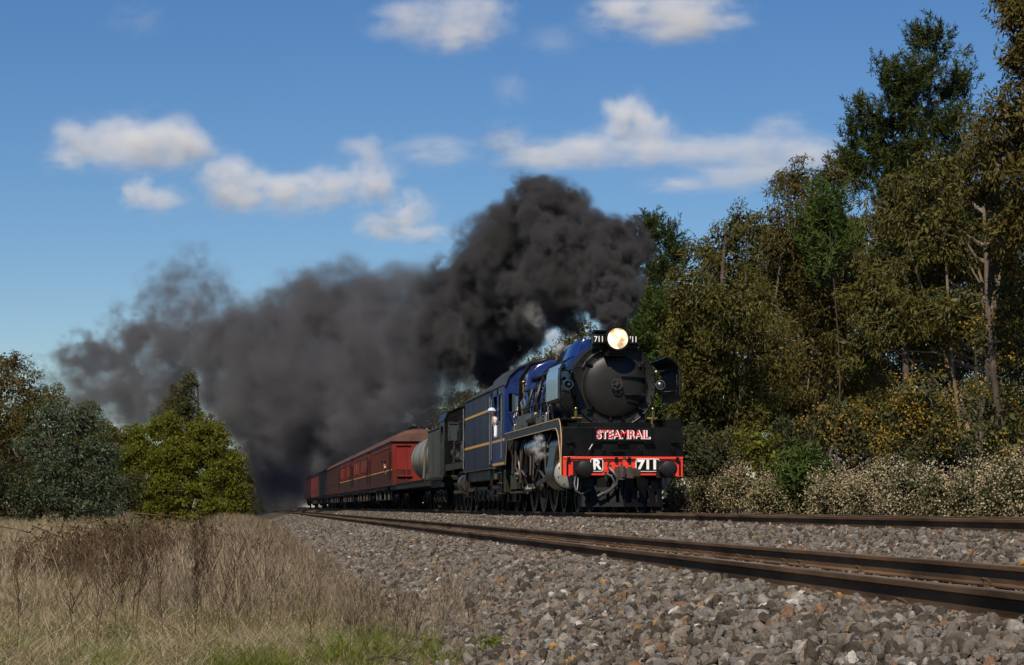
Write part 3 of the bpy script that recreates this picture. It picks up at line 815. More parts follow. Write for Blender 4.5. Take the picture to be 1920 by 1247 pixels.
for s_ in (-1, 1):
    x = s_*1.12
    md.box(x-0.05, x+0.05, 2.65, 4.1, 1.13, 1.19).box(x-0.05, x+0.05, 2.65, 4.1, 0.68, 0.74)      # slide bars
    md.box(x-0.09, x+0.09, 3.35, 3.75, 0.72, 1.15)                                                   # crosshead
    md.cyl((x, 2.6, 0.92), (x, 3.5, 0.92), 0.04, n=10)
    md.prism([(3.55, 0.99), (3.55, 0.85), (7.3, 0.58), (7.3, 0.72)], x + s_*0.02 - 0.03, x + s_*0.02 + 0.03, 'x')
    md.prism([(5.2, 0.72), (5.2, 0.58), (9.4, 0.58), (9.4, 0.72)], x - s_*0.09 - 0.03, x - s_*0.09 + 0.03, 'x')
    for y in (5.35, 7.3, 9.25): md.cyl((s_*0.9, y, 0.65), (s_*1.2, y, 0.65), 0.11, n=14)
    md.prism([(6.1, 1.05), (6.35, 1.0), (6.5, 1.3), (6.45, 1.62), (6.2, 1.65), (6.28, 1.32)], x-0.05, x+0.05, 'x')
    md.tube([(x, 6.3, 1.1), (x, 7.25, 0.75)], 0.04, 6).tube([(x, 2.9, 1.56), (x, 6.2, 1.5)], 0.035, 6).tube([(x, 3.0, 1.6), (x, 3.55, 0.75)], 0.04, 6)
    md.tube([(x, 6.25, 1.6), (x - s_*.02, 6.6, 1.85), (x - s_*.04, 9.0, 1.8)], 0.03, 6)
md.obj('valve_motion', M['worn_steel'], loco, 0.006)
cr_ = B().box(-1.2, -0.65, 4.05, 4.2, 0.62, 1.95).box(0.65, 1.2, 4.05, 4.2, 0.62, 1.95).box(-1.16, -0.7, 5.95, 6.5, 1.62, 1.8)
cr_.obj('motion_bracket', M['underframe'], loco, 0.01)
ar = B().cyl((-1.14, 4.6, 1.66), (-1.14, 7.4, 1.66), 0.235, n=32).sphere((-1.14, 4.6, 1.66), 0.233, 24, 8, s=(1, 0.35, 1)).sphere((-1.14, 7.4, 1.66), 0.233, 24, 8, s=(1, 0.35, 1))
air = ar.obj('air_reservoir', M['steel'], loco)
B().ring([(0.236, 4.9), (0.245, 4.9), (0.245, 4.97), (0.236, 4.97)], (-1.14, 0, 1.66), 'y', 32).ring([(0.236, 7.0), (0.245, 7.0), (0.245, 7.07), (0.236, 7.07)], (-1.14, 0, 1.66), 'y', 32).obj('reservoir_strap', M['black'], air)
cm = B().cyl((-1.2, 5.9, 2.42), (-1.2, 7.0, 2.42), 0.175, n=24).sphere((-1.2, 5.9, 2.42), 0.172, 20, 8, s=(1, 0.3, 1)).box(-1.32, -1.05, 7.1, 9.4, 2.2, 2.58).box(-1.3, -1.0, 4.4, 5.6, 2.2, 2.42)
cm.cyl((-1.18, 4.9, 2.4), (-1.18, 5.4, 2.4), 0.11, n=16)
cm.obj('air_compressor', M['cladding'], loco, 0.01)
vp = B()
for k, (y, z) in enumerate(((4.3, 1.7), (4.45, 1.35), (5.0, 1.25), (5.6, 1.15), (9.7, 1.3), (10.0, 1.0), (10.4, 1.5))):
    vp.tube([(-1.28, y, 1.95), (-1.31, y + 0.1, z + 0.1), (-1.25, y + 0.25, z)], 0.026, 6).sphere((-1.26, y + 0.25, z), 0.055, 8, 6)
vp.tube([(-1.3, 8.8, 1.05), (-1.33, 8.9, 1.35), (-1.33, 9.15, 1.5), (-1.3, 9.3, 1.5)], 0.03, 6)
vp.obj('injector_pipe', M['worn_steel'], loco)
sn = B().box(-1.28, -0.9, 9.75, 11.2, 0.62, 1.02).box(-1.32, -0.95, 9.6, 11.0, 0.5, 0.55).box(-1.30, -1.0, 12.2, 12.7, 0.55, 1.2)
sn.tube([(-1.34, 12.9, 1.3), (-1.34, 12.95, 0.45)], 0.02, 5).tube([(-1.34, 13.3, 1.3), (-1.34, 13.35, 0.45)], 0.02, 5)
for z in (0.5, 0.8, 1.1): sn.box(-1.42, -1.2, 12.9, 13.35, z, z+0.03)
sn.obj('step', M['cladding'], loco, 0.008)

# pipework along the boiler side and around the motion
rp_ = random.Random(21)
for k in range(15):
    y = 3.2 + k*0.54 + rp_.uniform(-.15, .15); z0 = rp_.uniform(2.25, 2.5); z1 = rp_.uniform(2.8, 3.45)
    xo = -math.sqrt(max(0.05, 1.1**2 - (z1 - BZ)**2)) - 0.02
    q = B().tube([(-1.22 + rp_.uniform(-.05, .1), y, z0 - 0.05), (-1.24, y + 0.02, (z0 + z1)/2), (xo - 0.05, y + rp_.uniform(-.1, .2), z1 - 0.08), (xo + 0.06, y + rp_.uniform(-.1, .3), z1)], rp_.choice((0.018, 0.026, 0.036)), 6)
    q.obj('pipe', M[rp_.choice(('black', 'worn_steel', 'cladding', 'blue'))], loco)
    if k % 2:
        B().cyl((-1.24, y + 0.22, z0 - 0.08), (-1.24, y + 0.22, z0 + 0.10), 0.06, n=10).sphere((-1.24, y + 0.22, z0 + 0.13), 0.05, 8, 5).cyl((-1.34, y + 0.22, z0), (-1.16, y + 0.22, z0), 0.022, n=6).obj('valve', M[rp_.choice(('worn_steel', 'brass', 'steel'))], loco)
for k in range(12):
    y = 3.0 + k*0.72 + rp_.uniform(-.2, .2); z = rp_.uniform(0.55, 1.5)
    B().tube([(-1.22, y, 1.93), (-1.30, y + rp_.uniform(-.1, .2), 1.7), (-1.32, y + rp_.uniform(-.2, .4), z + 0.2), (-1.2, y + rp_.uniform(0, .5), z)], rp_.choice((0.016, 0.024, 0.032)), 6).obj('pipe', M[rp_.choice(('underframe', 'worn_steel', 'coupler'))], loco)
    if k % 3 == 0:
        B().cyl((-1.34, y + 0.1, z), (-1.20, y + 0.1, z), 0.075, n=12).cyl((-1.27, y + 0.1, z - 0.12), (-1.27, y + 0.1, z + 0.12), 0.03, n=8).obj('valve', M[rp_.choice(('worn_steel', 'steel'))], loco)
for s_ in (-1, 1):
    B().tube([(s_*0.98, 1.3, 2.0), (s_*1.0, 1.28, 2.35), (s_*0.93, 1.31, 2.6), (s_*0.9, 1.33, 2.75)], 0.018, 6).obj('pipe', M['black'], loco)
    B().box(s_*1.0-0.14, s_*1.0+0.14, 1.12, 1.36, 2.0, 2.12).cyl((s_*1.0-0.1, 1.12, 2.16), (s_*1.0+0.1, 1.12, 2.16), 0.05, n=8).obj('lubricator', M['worn_steel'], loco, 0.008)
for x in (-1.20, -0.45, 0.42, 1.18):
    B().box(x-0.05, x+0.05, 0.02, 0.06, 1.36, 1.52).cyl((x, 0.02, 1.44), (x, -0.03, 1.44), 0.02, n=6).obj('apron_bracket', M['black'], loco, 0.006)

# cab --------------------------------------------------------------------------------------
cb = B()
for s_ in (-1, 1):
    x0, x1 = sorted((s_*1.39, s_*1.42))
    cb.box(x0, x1, 11.5, 14.5, 1.30, 2.55).box(x0, x1, 11.5, 12.05, 2.55, 3.55).box(x0, x1, 13.0, 13.35, 2.55, 3.55).box(x0, x1, 14.35, 14.5, 2.55, 3.55).box(x0, x1, 12.05, 14.35, 3.35, 3.55)
# front sheet with spectacle openings
cb.box(-1.42, -1.30, 11.44, 11.5, 2.2, 3.55).box(1.30, 1.42, 11.44, 11.5, 2.2, 3.55)
cb.box(-1.30, -0.98, 11.44, 11.5, 2.2, 2.8).box(0.98, 1.30, 11.44, 11.5, 2.2, 2.8).box(-1.30, -0.98, 11.44, 11.5, 3.32, 3.55).box(0.98, 1.30, 11.44, 11.5, 3.32, 3.55)
roof = [(-1.42, 3.55), (-1.30, 3.84), (-1.05, 4.06), (-0.6, 4.24), (0, 4.31), (0.6, 4.24), (1.05, 4.06), (1.30, 3.84), (1.42, 3.55)]
cb.prism(roof, 11.44, 11.5)
cab = cb.obj('cab', M['blue_cab'], loco, 0.008)
rf = B().strip([(x*1.02, z + 0.02) for x, z in roof], [(x*0.99, z - 0.02) for x, z in roof], 11.36, 14.9, 'y')
rf.obj('cab_roof', M['grey_top'], cab, angle=50)
B().box(-1.2, -1.0, 11.46, 11.475, 2.8, 3.32).box(1.0, 1.2, 11.46, 11.475, 2.8, 3.32).obj('spectacle_glass', M['glass'], cab)
B().box(-1.36, 1.36, 13.1, 13.15, 1.4, 3.5).obj('cab_shade_sheet', M['dark'], cab)  # near-black sheet added across the cab: painted shade for its dark inside
gl = B().box(-1.427, -1.42, 11.52, 14.48, 2.00, 2.07).box(-1.427, -1.42, 11.52, 14.48, 1.33, 1.40)
gl.obj('gold_band', M['gold'], cab)
fw = B()
fw.box(-1.47, -1.43, 13.36, 13.40, 2.18, 2.56).box(-1.47, -1.43, 13.66, 13.70, 2.18, 2.56).box(-1.47, -1.43, 13.36, 13.70, 2.53, 2.57).box(-1.47, -1.43, 13.36, 13.70, 2.16, 2.20)
fw.obj('wind_deflector_frame', M['white'], cab)
ck = B().box(-1.46, -1.38, 13.36, 14.34, 2.50, 2.56).obj('cab_sill', M['black'], cab)
hd = B()
for y in (11.9, 14.45): hd.cyl((-1.46, y, 1.5), (-1.46, y, 3.3), 0.016, n=6)
hd.obj('cab_handrail', M['steel'], cab)

# ------------------------------------------------------------------ tender
tender = thing('locomotive_tender', 'navy tender with two yellow bands coupled behind the blue locomotive', 'tender', (FAR_X, LOCO_Y + 14.95, FAR_Z))
tb = B()
tb.box(-1.41, 1.41, 0.0, 7.95, 1.31, 3.58)
tbod = tb.obj('tender_body', M['blue_tender'], tender, 0.03)
seam = B()
for y in np.arange(0.28, 7.9, 0.38):
    seam.box(-1.417, -1.41, y-0.014, y+0.014, 1.33, 3.56)
seam.obj('plate_seam', M['blue_tender'], tbod, small=True)
B().box(-1.424, -1.41, 0.02, 7.93, 2.985, 3.06).box(-1.424, -1.41, 0.02, 7.93, 2.0, 2.08).obj('yellow_band', M['gold'], tbod)
B().box(-1.47, 1.47, -0.02, 7.97, 1.26, 1.31).box(-1.44, 1.44, -0.02, 7.97, 3.58, 3.62).obj('edge_moulding', M['grey_top'], tbod)
tt = B()
tt.prism([(-1.36, 3.62), (-1.3, 3.72), (-0.75, 4.05), (0.75, 4.05), (1.3, 3.72), (1.36, 3.62)], 0.1, 6.2)
tt.obj('coal_bunker', M['grey_top'], tbod, 0.02)
B().box(-1.30, 1.30, 0.1, 7.85, 0.95, 1.26).obj('tender_frame', M['olive'], tender, 0.01)
def bogie(parent, ys, y0, y1, m='underframe', x=1.0):
    o = B()
    for s_ in (-1, 1):
        o.prism([(y0, 0.66), (y0+0.15, 0.42), (y1-0.15, 0.42), (y1, 0.66), (y1-0.2, 0.78), (y0+0.2, 0.78)], s_*x-0.045, s_*x+0.045, 'x')
        for y in ys:
            o.box(s_*(x+0.03)-0.09, s_*(x+0.03)+0.09, y-0.14, y+0.14, 0.32, 0.66)
            o.cyl((s_*(x+0.1), y, 0.46), (s_*(x+0.16), y, 0.46), 0.10, n=12)
        for k in range(len(ys)-1):
            ym = (ys[k] + ys[k+1])/2
            for i in range(5):
                o.cyl((s_*(x+0.02), ym-0.12, 0.38+i*0.07), (s_*(x+0.02), ym-0.12, 0.42+i*0.07), 0.075, n=10)
                o.cyl((s_*(x+0.02), ym+0.12, 0.38+i*0.07), (s_*(x+0.02), ym+0.12, 0.42+i*0.07), 0.075, n=10)
    for y in ys:
        o.cyl((-0.75, y, 0.46), (0.75, y, 0.46), 0.07, n=10)
    b = o.obj('bogie', M[m], parent, 0.008)
    for y in ys:
        for s_ in (-1, 1):
            w = add_wheel(b, y, 0.46, s_)
            for t in list(w.children): bpy.data.objects.remove(t)
    return b
bogie(tender, (0.75, 2.0, 3.25), 0.3, 3.7, 'worn_steel')
bogie(tender, (4.75, 6.0, 7.25), 4.3, 7.7, 'worn_steel')
st = B()
for y in (0.15, 7.5):
    for z in (0.45, 0.75): st.box(-1.42, -1.15, y, y+0.35, z, z+0.03)
    st.box(-1.38, -1.35, y, y+0.02, 0.45, 1.3).box(-1.38, -1.35, y+0.33, y+0.35, 0.45, 1.3)
st.obj('step', M['underframe'], tender)
B().tube([(-1.46, -0.05, 1.4), (-1.46, -0.05, 3.4)], 0.018, 6).tube([(-1.46, 7.98, 1.4), (-1.46, 7.98, 3.4)], 0.018, 6).obj('handrail', M['steel'], tender)
# ------------------------------------------------------------------ second, black engine hidden behind the tender
eng = thing('black_steam_locomotive', 'black second locomotive with a cab window, coupled behind the navy tender', 'locomotive', (FAR_X, LOCO_Y + 23.4, FAR_Z))
e = B()
e.lathe([(0.4, 0.9), (0.80, 0.9), (0.82, 0.93), (0.82, 5.6), (0.9, 7.4)], (0, 0, 2.62), 'y', 40)
e.prism([(-0.9, 1.7), (-0.92, 2.9), (-0.6, 3.45), (0.6, 3.45), (0.92, 2.9), (0.9, 1.7)], 6.2, 7.7)
eb = e.obj('boiler', M['black'], eng, angle=30)
B().lathe([(0.30, 3.40), (0.26, 3.5), (0.25, 3.85), (0.31, 3.9), (0.31, 3.98)], (0, 1.6, 0), 'z', 24).obj('chimney', M['black'], eng)
B().box(-1.36, 1.36, 0.4, 7.6, 1.62, 1.68).box(-1.36, -1.33, 0.4, 7.6, 1.45, 1.62).obj('running_board', M['black'], eng)
B().box(-1.35, 1.35, 0.0, 0.1, 0.8, 1.3).box(-0.6, 0.6, 0.1, 9.4, 0.8, 1.45).obj('frame', M['underframe'], eng)
c2 = B()
c2.box(-1.38, -1.35, 7.6, 9.6, 1.3, 2.5).box(-1.38, -1.35, 7.6, 8.1, 2.5, 3.3).box(-1.38, -1.35, 9.2, 9.6, 2.5, 3.3).box(-1.38, -1.35, 8.1, 9.2, 3.15, 3.3)
c2.box(1.35, 1.38, 7.6, 9.6, 1.3, 3.3)
c2.box(-1.38, -1.22, 7.56, 7.6, 1.3, 3.3).box(-1.22, -0.86, 7.56, 7.6, 1.3, 2.62).box(-1.22, -0.86, 7.56, 7.6, 3.2, 3.3).box(-0.86, 1.38, 7.56, 7.6, 1.3, 3.3)
rf2 = [(-1.38, 3.3), (-1.25, 3.62), (-0.8, 3.82), (0, 3.90), (0.8, 3.82), (1.25, 3.62), (1.38, 3.3)]
c2.prism(rf2, 7.56, 7.6)
cab2 = c2.obj('cab', M['black'], eng, 0.01)
B().strip([(x*1.02, z+0.02) for x, z in rf2], [(x*.99, z-.02) for x, z in rf2], 7.5, 10.2, 'y').obj('cab_roof', M['black'], cab2, angle=50)
B().box(-1.22, -0.86, 7.57, 7.58, 2.62, 3.2).obj('spectacle_glass', M['glass'], cab2)
B().box(-1.25, -0.83, 7.53, 7.56, 2.57, 2.62).box(-1.25, -0.83, 7.53, 7.56, 3.2, 3.25).box(-1.25, -1.21, 7.53, 7.56, 2.62, 3.2).box(-0.87, -0.83, 7.53, 7.56, 2.62, 3.2).obj('window_frame', M['worn_steel'], cab2)
c3 = B().cyl((-1.08, 1.0, 0.92), (-1.08, 2.0, 0.92), 0.36, n=28).cyl((-1.05, 0.9, 1.45), (-1.05, 2.1, 1.45), 0.2, n=20).cyl((1.08, 1.0, 0.92), (1.08, 2.0, 0.92), 0.36, n=28)
c3.obj('cylinder', M['cladding'], eng, 0.01)
B().lathe([(0.02, 0.93), (0.28, 0.94), (0.33, 1.0)], (-1.08, 0, 0.92), 'y', 28).obj('cylinder_cover', M['worn_steel'], eng)
m2 = B()
for s_ in (-1, 1):
    m2.box(s_*1.08-0.03, s_*1.08+0.03, 2.0, 6.8, 0.62, 0.72)
    m2.tube([(s_*1.1, 2.2, 1.4), (s_*1.1, 4.6, 1.35), (s_*1.1, 5.0, 0.8)], 0.035, 6)
m2.tube([(-1.2, 5.4, 2.5), (-1.22, 5.5, 1.7), (-1.2, 5.8, 1.3)], 0.05, 6).tube([(-0.9, 4.0, 2.9), (-1.05, 4.1, 2.3), (-1.1, 4.1, 1.6)], 0.06, 6).tube([(-1.0, 2.0, 2.45), (-1.02, 7.4, 2.45)], 0.018, 6)
m2.cyl((-1.12, 3.0, 1.9), (-1.12, 4.4, 1.9), 0.16, n=16).cyl((-1.12, 5.9, 2.1), (-1.12, 6.5, 2.1), 0.14, n=16)
m2.obj('valve_motion', M['worn_steel'], eng)
for s_ in (-1, 1):
    for y in (3.1, 4.7, 6.3): 
        w = add_wheel(eng, y, 0.70, s_, True); w.scale = (w.scale[0], 0.76, 0.76)
    for y in (1.1, 8.6): add_wheel(eng, y, 0.46, s_)
etn = thing('olive_tender', 'grimy olive flat-sided tender behind the black second locomotive', 'tender', (FAR_X, LOCO_Y + 33.4, FAR_Z))
et = B().box(-1.36, 1.36, 0.0, 5.2, 1.25, 3.12).obj('tender_body', M['olive'], etn, 0.03)
B().box(-1.4, 1.4, -0.02, 5.22, 1.18, 1.25).box(-1.38, 1.38, -.01, 5.21, 3.12, 3.16).obj('edge_moulding', M['underframe'], et)
B().box(-1.25, 1.25, 0.1, 5.1, 0.9, 1.18).obj('tender_frame', M['underframe'], etn)
bogie(etn, (0.7, 2.1), 0.3, 2.5); bogie(etn, (3.3, 4.7), 2.9, 5.1)

# ------------------------------------------------------------------ tank wagon
tw = thing('tank_wagon', 'flat wagon carrying a cream cylindrical water tank with pipes', 'wagon', (FAR_X, LOCO_Y + 40.2, FAR_Z))
B().box(-1.38, 1.38, 0, 17.5, 0.98, 1.22).box(-1.42, 1.42, -0.02, 17.52, 1.22, 1.27).obj('deck', M['underframe'], tw, 0.01)
tk_ = B().lathe([(0.05, 1.2), (0.5, 1.26), (0.8, 1.40), (0.96, 1.65), (1.02, 2.0), (1.02, 11.5), (0.96, 12.0), (0.7, 12.4), (0.05, 12.6)], (-0.06, 0, 2.30), 'y', 40)
tank = tk_.obj('tank', M['cream'], tw, angle=30)
B().lathe([(0.35, 3.25), (0.35, 3.53), (0.3, 3.59), (0.02, 3.61)], (0, 6.5, 0), 'z', 20).obj('filler_dome', M['cream'], tank)
tp = B()
for y in (3.0, 6.5, 10.0):
    tp.ring([(1.021, y-0.06), (1.035, y-0.06), (1.035, y+0.06), (1.021, y+0.06)], (-0.06, 0, 2.30), 'y', 40)
tp.tube([(-0.5, 1.3, 3.5), (-0.95, 1.6, 3.3), (-1.2, 1.7, 2.6), (-1.3, 1.4, 1.3)], 0.06, 8).tube([(-0.7, 0.6, 1.25), (-0.7, 0.8, 3.3), (-0.2, 1.2, 3.6)], 0.05, 8)
tp.obj('tank_pipe', M['olive'], tank)
vl = B()
for x, y in ((-1.0, 0.6), (-1.1, 1.0), (-0.8, 1.6)):
    vl.cyl((x, y, 1.27), (x, y, 1.6), 0.05, n=8).ring([(0.08, 1.59), (0.12, 1.585), (0.12, 1.61), (0.08, 1.61)], (x, y, 0), 'z', 12)
vl.obj('valve', M['brass'], tw)
B().box(-1.3, -0.9, 0.1, 0.4, 1.27, 1.5).box(0.9, 1.3, 0.1, 0.4, 1.27, 1.5).obj('bracket', M['olive'], tw)
bogie(tw, (1.5, 3.3), 1.0, 3.8); bogie(tw, (14.0, 15.8), 13.5, 16.3)

# ------------------------------------------------------------------ carriages
def carriage(y0, length, label, m_up, m_low, name='carriage', roof_m='coach_roof', doors=True, group='carriages of the steam train', detail=True, H=3.42, lantern=True):
    c = thing(name, label, 'carriage', (FAR_X, y0, FAR_Z), group=group)
    L = length
    W = 1.45
    body = B().box(-W, W, 0, L, 1.98, H).obj('body', M[m_up], c, 0.02)
    B().box(-W, W, 0.002, L-0.002, 1.20, 1.98).obj('lower_panel', M[m_low], body)
    B().box(-W-0.018, -W, 0.05, L-0.05, 1.96, 2.01).box(W, W+0.018, 0.05, L-0.05, 1.96, 2.01).obj('waist_band', M['gold'] if m_up == 'coach_red' else M[m_low], body)
    arc_ = [(-W-0.06, H-0.02), (-W+0.02, H+0.14), (-1.15, H+0.36), (-0.75, H+0.54), (-0.3, H+0.63), (0.3, H+0.63), (0.75, H+0.54), (1.15, H+0.36), (W-0.02, H+0.14), (W+0.06, H-0.02)]
    # the roof turns down at both ends
    sec = [(-0.12, 0.90, -0.22), (0.35, 0.985, -0.05), (1.1, 1, 0), (L-1.1, 1, 0), (L-0.35, 0.985, -0.05), (L+0.12, 0.90, -0.22)]
    vs_, fs_ = [], []
    n_ = len(arc_)
    for (y, k, dz) in sec:
        vs_ += [(x*k if abs(x) < 1.3 else x, y, z + dz*max(0, (z - H)/0.63)) for x, z in arc_]
    for i in range(len(sec)-1):
        fs_ += [(i*n_ + j, i*n_ + j + 1, (i+1)*n_ + j + 1, (i+1)*n_ + j) for j in range(n_-1)]
    fs_ += [tuple(range(n_)), tuple(range((len(sec)-1)*n_, len(sec)*n_))] + [(i*n_, (i+1)*n_, (i+1)*n_ + n_-1, i*n_ + n_-1) for i in range(len(sec)-1)]
    roof_ = B().add(vs_, fs_).obj('roof', M[roof_m], c, angle=50)
    if lantern:
        vb = B()
        for y in np.arange(2.2, L-1.5, 1.6):
            vb.cyl((-0.15, y, H+0.58), (-0.15, y, H+0.76), 0.10, n=8).cyl((-0.15, y, H+0.76), (-0.15, y, H+0.80), 0.15, n=8)
        vb.box(-0.22, -0.08, 2.0, L-1.6, H+0.62, H+0.66)
        vb.obj('roof_vent', M['underframe'], roof_, small=True)
    if detail:
        db = B()
        for y in (0.35, 1.25, L-1.25, L-0.35, L/2-1.6, L/2+1.6):
            db.box(-W-0.022, -W-0.001, y-0.03, y+0.03, 1.24, H-0.03)
        db.obj('door_pillar', M['underframe'], body)
        hb = B()
        for y in (0.32, 1.28, L-1.28, L-0.32): hb.cyl((-W-0.06, y, 1.5), (-W-0.06, y, 2.9), 0.018, n=6)
        hb.obj('grab_rail', M['black'], body)
        # vertical matchboard planks on the upper side
        pk = B()
        for y in np.arange(1.45, L-1.4, 0.33):
            pk.box(-W-0.012, -W, y-0.012, y+0.012, 2.02, H-0.34)
        pk.box(-W-0.014, -W, 1.4, L-1.4, H-0.34, H-0.30)
        pk.obj('panel_bead', M[m_low], body, small=True)
        for k, y in enumerate(np.arange(2.2, L-2.8, 2.35)):
            if abs(y + 0.45 - L/2) < 1.3 or name == 'luggage_van': continue
            w = B().box(-W-0.010, -W-0.001, y, y+0.9, 2.28, 2.98).obj('window', M['glass'], body)
            B().box(-W-0.03, -W-0.004, y-0.05, y, 2.24, 3.02).box(-W-0.03, -W-0.004, y+0.9, y+0.95, 2.24, 3.02).box(-W-0.03, -W-0.004, y, y+0.9, 2.98, 3.02).box(-W-0.03, -W-0.004, y, y+0.9, 2.22, 2.28).obj('frame', M[m_up], w)
        en = B()
        en.box(-0.5, 0.5, -0.03, 0.0, 1.3, 3.2).box(-1.32, -1.26, -0.03, 0.0, 1.25, 3.2).box(-0.75, -0.7, -0.03, 0, 1.25, 3.2)
        en.cyl((-1.25, -0.08, 3.22), (-0.5, -0.08, 3.22), 0.03, n=6).box(-1.2, -0.45, -0.12, 0, 1.65, 1.72)
        en.obj('end_door', M[m_up], body, 0.005)
    uf = B().box(-1.25, 1.25, 0.1, L-0.1, 1.0, 1.20)
    for a, b_ in ((L*0.30, L*0.70),):
        for s_ in (-1, 1):
            uf.tube([(s_*1.2, a - 1.6, 1.05), (s_*1.2, a, 0.52), (s_*1.2, b_, 0.52), (s_*1.2, b_ + 1.6, 1.05)], 0.035, 5)
            uf.box(s_*1.2-0.05, s_*1.2+0.05, a-0.05, a+0.05, 0.5, 1.05).box(s_*1.2-0.05, s_*1.2+0.05, b_-0.05, b_+0.05, 0.5, 1.05)
    uf.box(-0.9, 0.9, L*0.42, L*0.58, 0.5, 1.0)
    uf.obj('underframe', M['underframe'], c)
    vt = B()
    for y in (L*0.24, L*0.40, L*0.60, L*0.76):
        vt.tube([(-1.28, y-0.55, 1.05), (-1.28, y-0.30, 0.52), (-1.28, y+0.30, 0.52), (-1.28, y+0.55, 1.05)], 0.045, 5)
    vt.obj('truss_hanger', M['coupler'], c)
    if detail:
        bogie(c, (1.6, 3.9), 1.1, 4.4); bogie(c, (L-3.9, L-1.6), L-4.4, L-1.1)
    else:
        bb_ = B()
        for y in (1.6, 3.9, L-3.9, L-1.6):
            for s_ in (-1, 1):
                bb_.cyl((s_*0.72, y, 0.46), (s_*0.84, y, 0.46), 0.46, n=20)
                bb_.box(s_*1.0-0.1, s_*1.0+0.1, y-0.2, y+0.2, 0.3, 0.7)
        for s_ in (-1, 1):
            bb_.box(s_*1.0-0.05, s_*1.0+0.05, 1.1, 4.4, 0.5, 0.72).box(s_*1.0-0.05, s_*1.0+0.05, L-4.4, L-1.1, 0.5, 0.72)
        bb_.obj('bogie', M['underframe'], c)
    return c
carriage(110.0, 20.0, 'red and brown van with arched roof directly behind the tank wagon', 'coach_red', 'coach_lower', 'luggage_van')
carriage(131.0, 19.8, 'second red wooden carriage counted from the tank wagon', 'coach_red', 'coach_lower')
carriage(151.8, 21.0, 'third red carriage, between the second carriage and a browner one', 'coach_red', 'coach_lower')
carriage(173.8, 26.0, 'dull brown-red carriage right in front of the dark grey one', 'coach_lower', 'coach_lower', detail=False)
carriage(200.8, 25.0, 'dark grey carriage between brown-red and bright red ones', 'coach_dark', 'coach_dark', roof_m='underframe', detail=False)
carriage(226.8, 24.0, 'bright red carriage behind the dark grey one', 'van_red', 'coach_red', detail=False, roof_m='underframe')
carriage(251.8, 25.0, 'bright red last carriage at the tail of the train in smoke', 'van_red', 'coach_red', detail=False, roof_m='underframe')

# ------------------------------------------------------------------ people leaning out
def person(name, label, loc, lean, shirt, cap_m, scale=1.0):
    p = thing(name, label, 'person', loc)
    def skin(nm, verts, edges, radii, m, root=0, parent=p):
        me = bpy.data.meshes.new(nm); me.from_pydata([Vector(v)*scale for v in verts], edges, [])
        o = bpy.data.objects.new(nm, me); C.objects.link(o); o.parent = parent
        sk = o.modifiers.new('skin', 'SKIN'); sk.use_smooth_shade = True
        for i, r in enumerate(radii):
            me.skin_vertices[0].data[i].radius = (r*scale, r*scale) if not isinstance(r, tuple) else (r[0]*scale, r[1]*scale)
        me.skin_vertices[0].data[root].use_root = True
        sub = o.modifiers.new('sub', 'SUBSURF'); sub.levels = sub.render_levels = 1
        me.materials.append(m)
        return o
    l = lean
    # pelvis, waist, chest, neck, head base, crown, shoulders, elbows, hands, hips, knees, feet
    V = [(0, 0, 0.95), (-l*0.25, 0, 1.15), (-l*0.6, 0, 1.38), (-l*0.82, 0, 1.50), (-l*0.95, -0.02, 1.57), (-l*1.0, -0.02, 1.70),
         (-l*0.62, -0.19, 1.42), (-l*0.75, -0.30, 1.33), (-l*0.80, -0.14, 1.315), (-l*0.62, 0.19, 1.42), (-l*0.75, 0.30, 1.33), (-l*0.80, 0.14, 1.315),
         (0, -0.1, 0.88), (0.02, -0.11, 0.48), (0.02, -0.11, 0.06), (0, 0.1, 0.88), (0.02, 0.11, 0.48), (0.02, 0.11, 0.06), (-l*1.05-.10, -0.02, 1.60)]
    E = [(0,1),(1,2),(2,3),(3,4),(4,5),(2,6),(6,7),(7,8),(2,9),(9,10),(10,11),(0,12),(12,13),(13,14),(0,15),(15,16),(16,17)]
    rad = [0.13, 0.12, 0.14, 0.055, 0.085, 0.09, 0.07, 0.045, 0.035, 0.07, 0.045, 0.035, 0.085, 0.06, 0.045, 0.085, 0.06, 0.045]
    skin('body', V[:18], E, rad, M['skin'])
    skin('shirt', [V[0], V[1], V[2], V[6], V[9], tuple((np.array(V[6])+np.array(V[7]))/2), tuple((np.array(V[9])+np.array(V[10]))/2)], [(0,1),(1,2),(2,3),(2,4),(3,5),(4,6)], [0.145, 0.14, 0.155, 0.085, 0.085, 0.065, 0.065], shirt)
    skin('trousers', [V[0], V[12], V[13], V[14], V[15], V[16], V[17]], [(0,1),(1,2),(2,3),(0,4),(4,5),(5,6)], [0.14, 0.1, 0.075, 0.06, 0.1, 0.075, 0.06], M['overall'])
    hx, hz = -l*1.0, 1.64
    cp_ = B().sphere((hx*scale, -0.02*scale, (hz+0.04)*scale), 0.112*scale, 14, 8, s=(1.05, 1.0, 0.85)).prism([((hx-0.10)*scale, -0.19*scale), ((hx+0.10)*scale, -0.19*scale), ((hx+0.10)*scale, -0.08*scale), ((hx-0.10)*scale, -0.08*scale)], (hz+0.03)*scale, (hz+0.045)*scale, 'z')
    cp_.obj('cap', cap_m, p)
    fc = B()
    for s_ in (-1, 1): fc.sphere(((hx + s_*0.035)*scale, -0.105*scale, (hz-0.0)*scale), 0.013*scale, 6, 4)
    fc.box((hx-0.03)*scale, (hx+0.03)*scale, -0.112*scale, -0.10*scale, (hz-0.075)*scale, (hz-0.065)*scale)
    fc.obj('face_features', M['dark'], p)
    B().prism([((hx-0.015)*scale, (hz-0.045)*scale), ((hx+0.015)*scale, (hz-0.045)*scale), (hx*scale, (hz+0.01)*scale)], -0.135*scale, -0.09*scale, 'y').obj('nose', M['skin'], p)
    return p
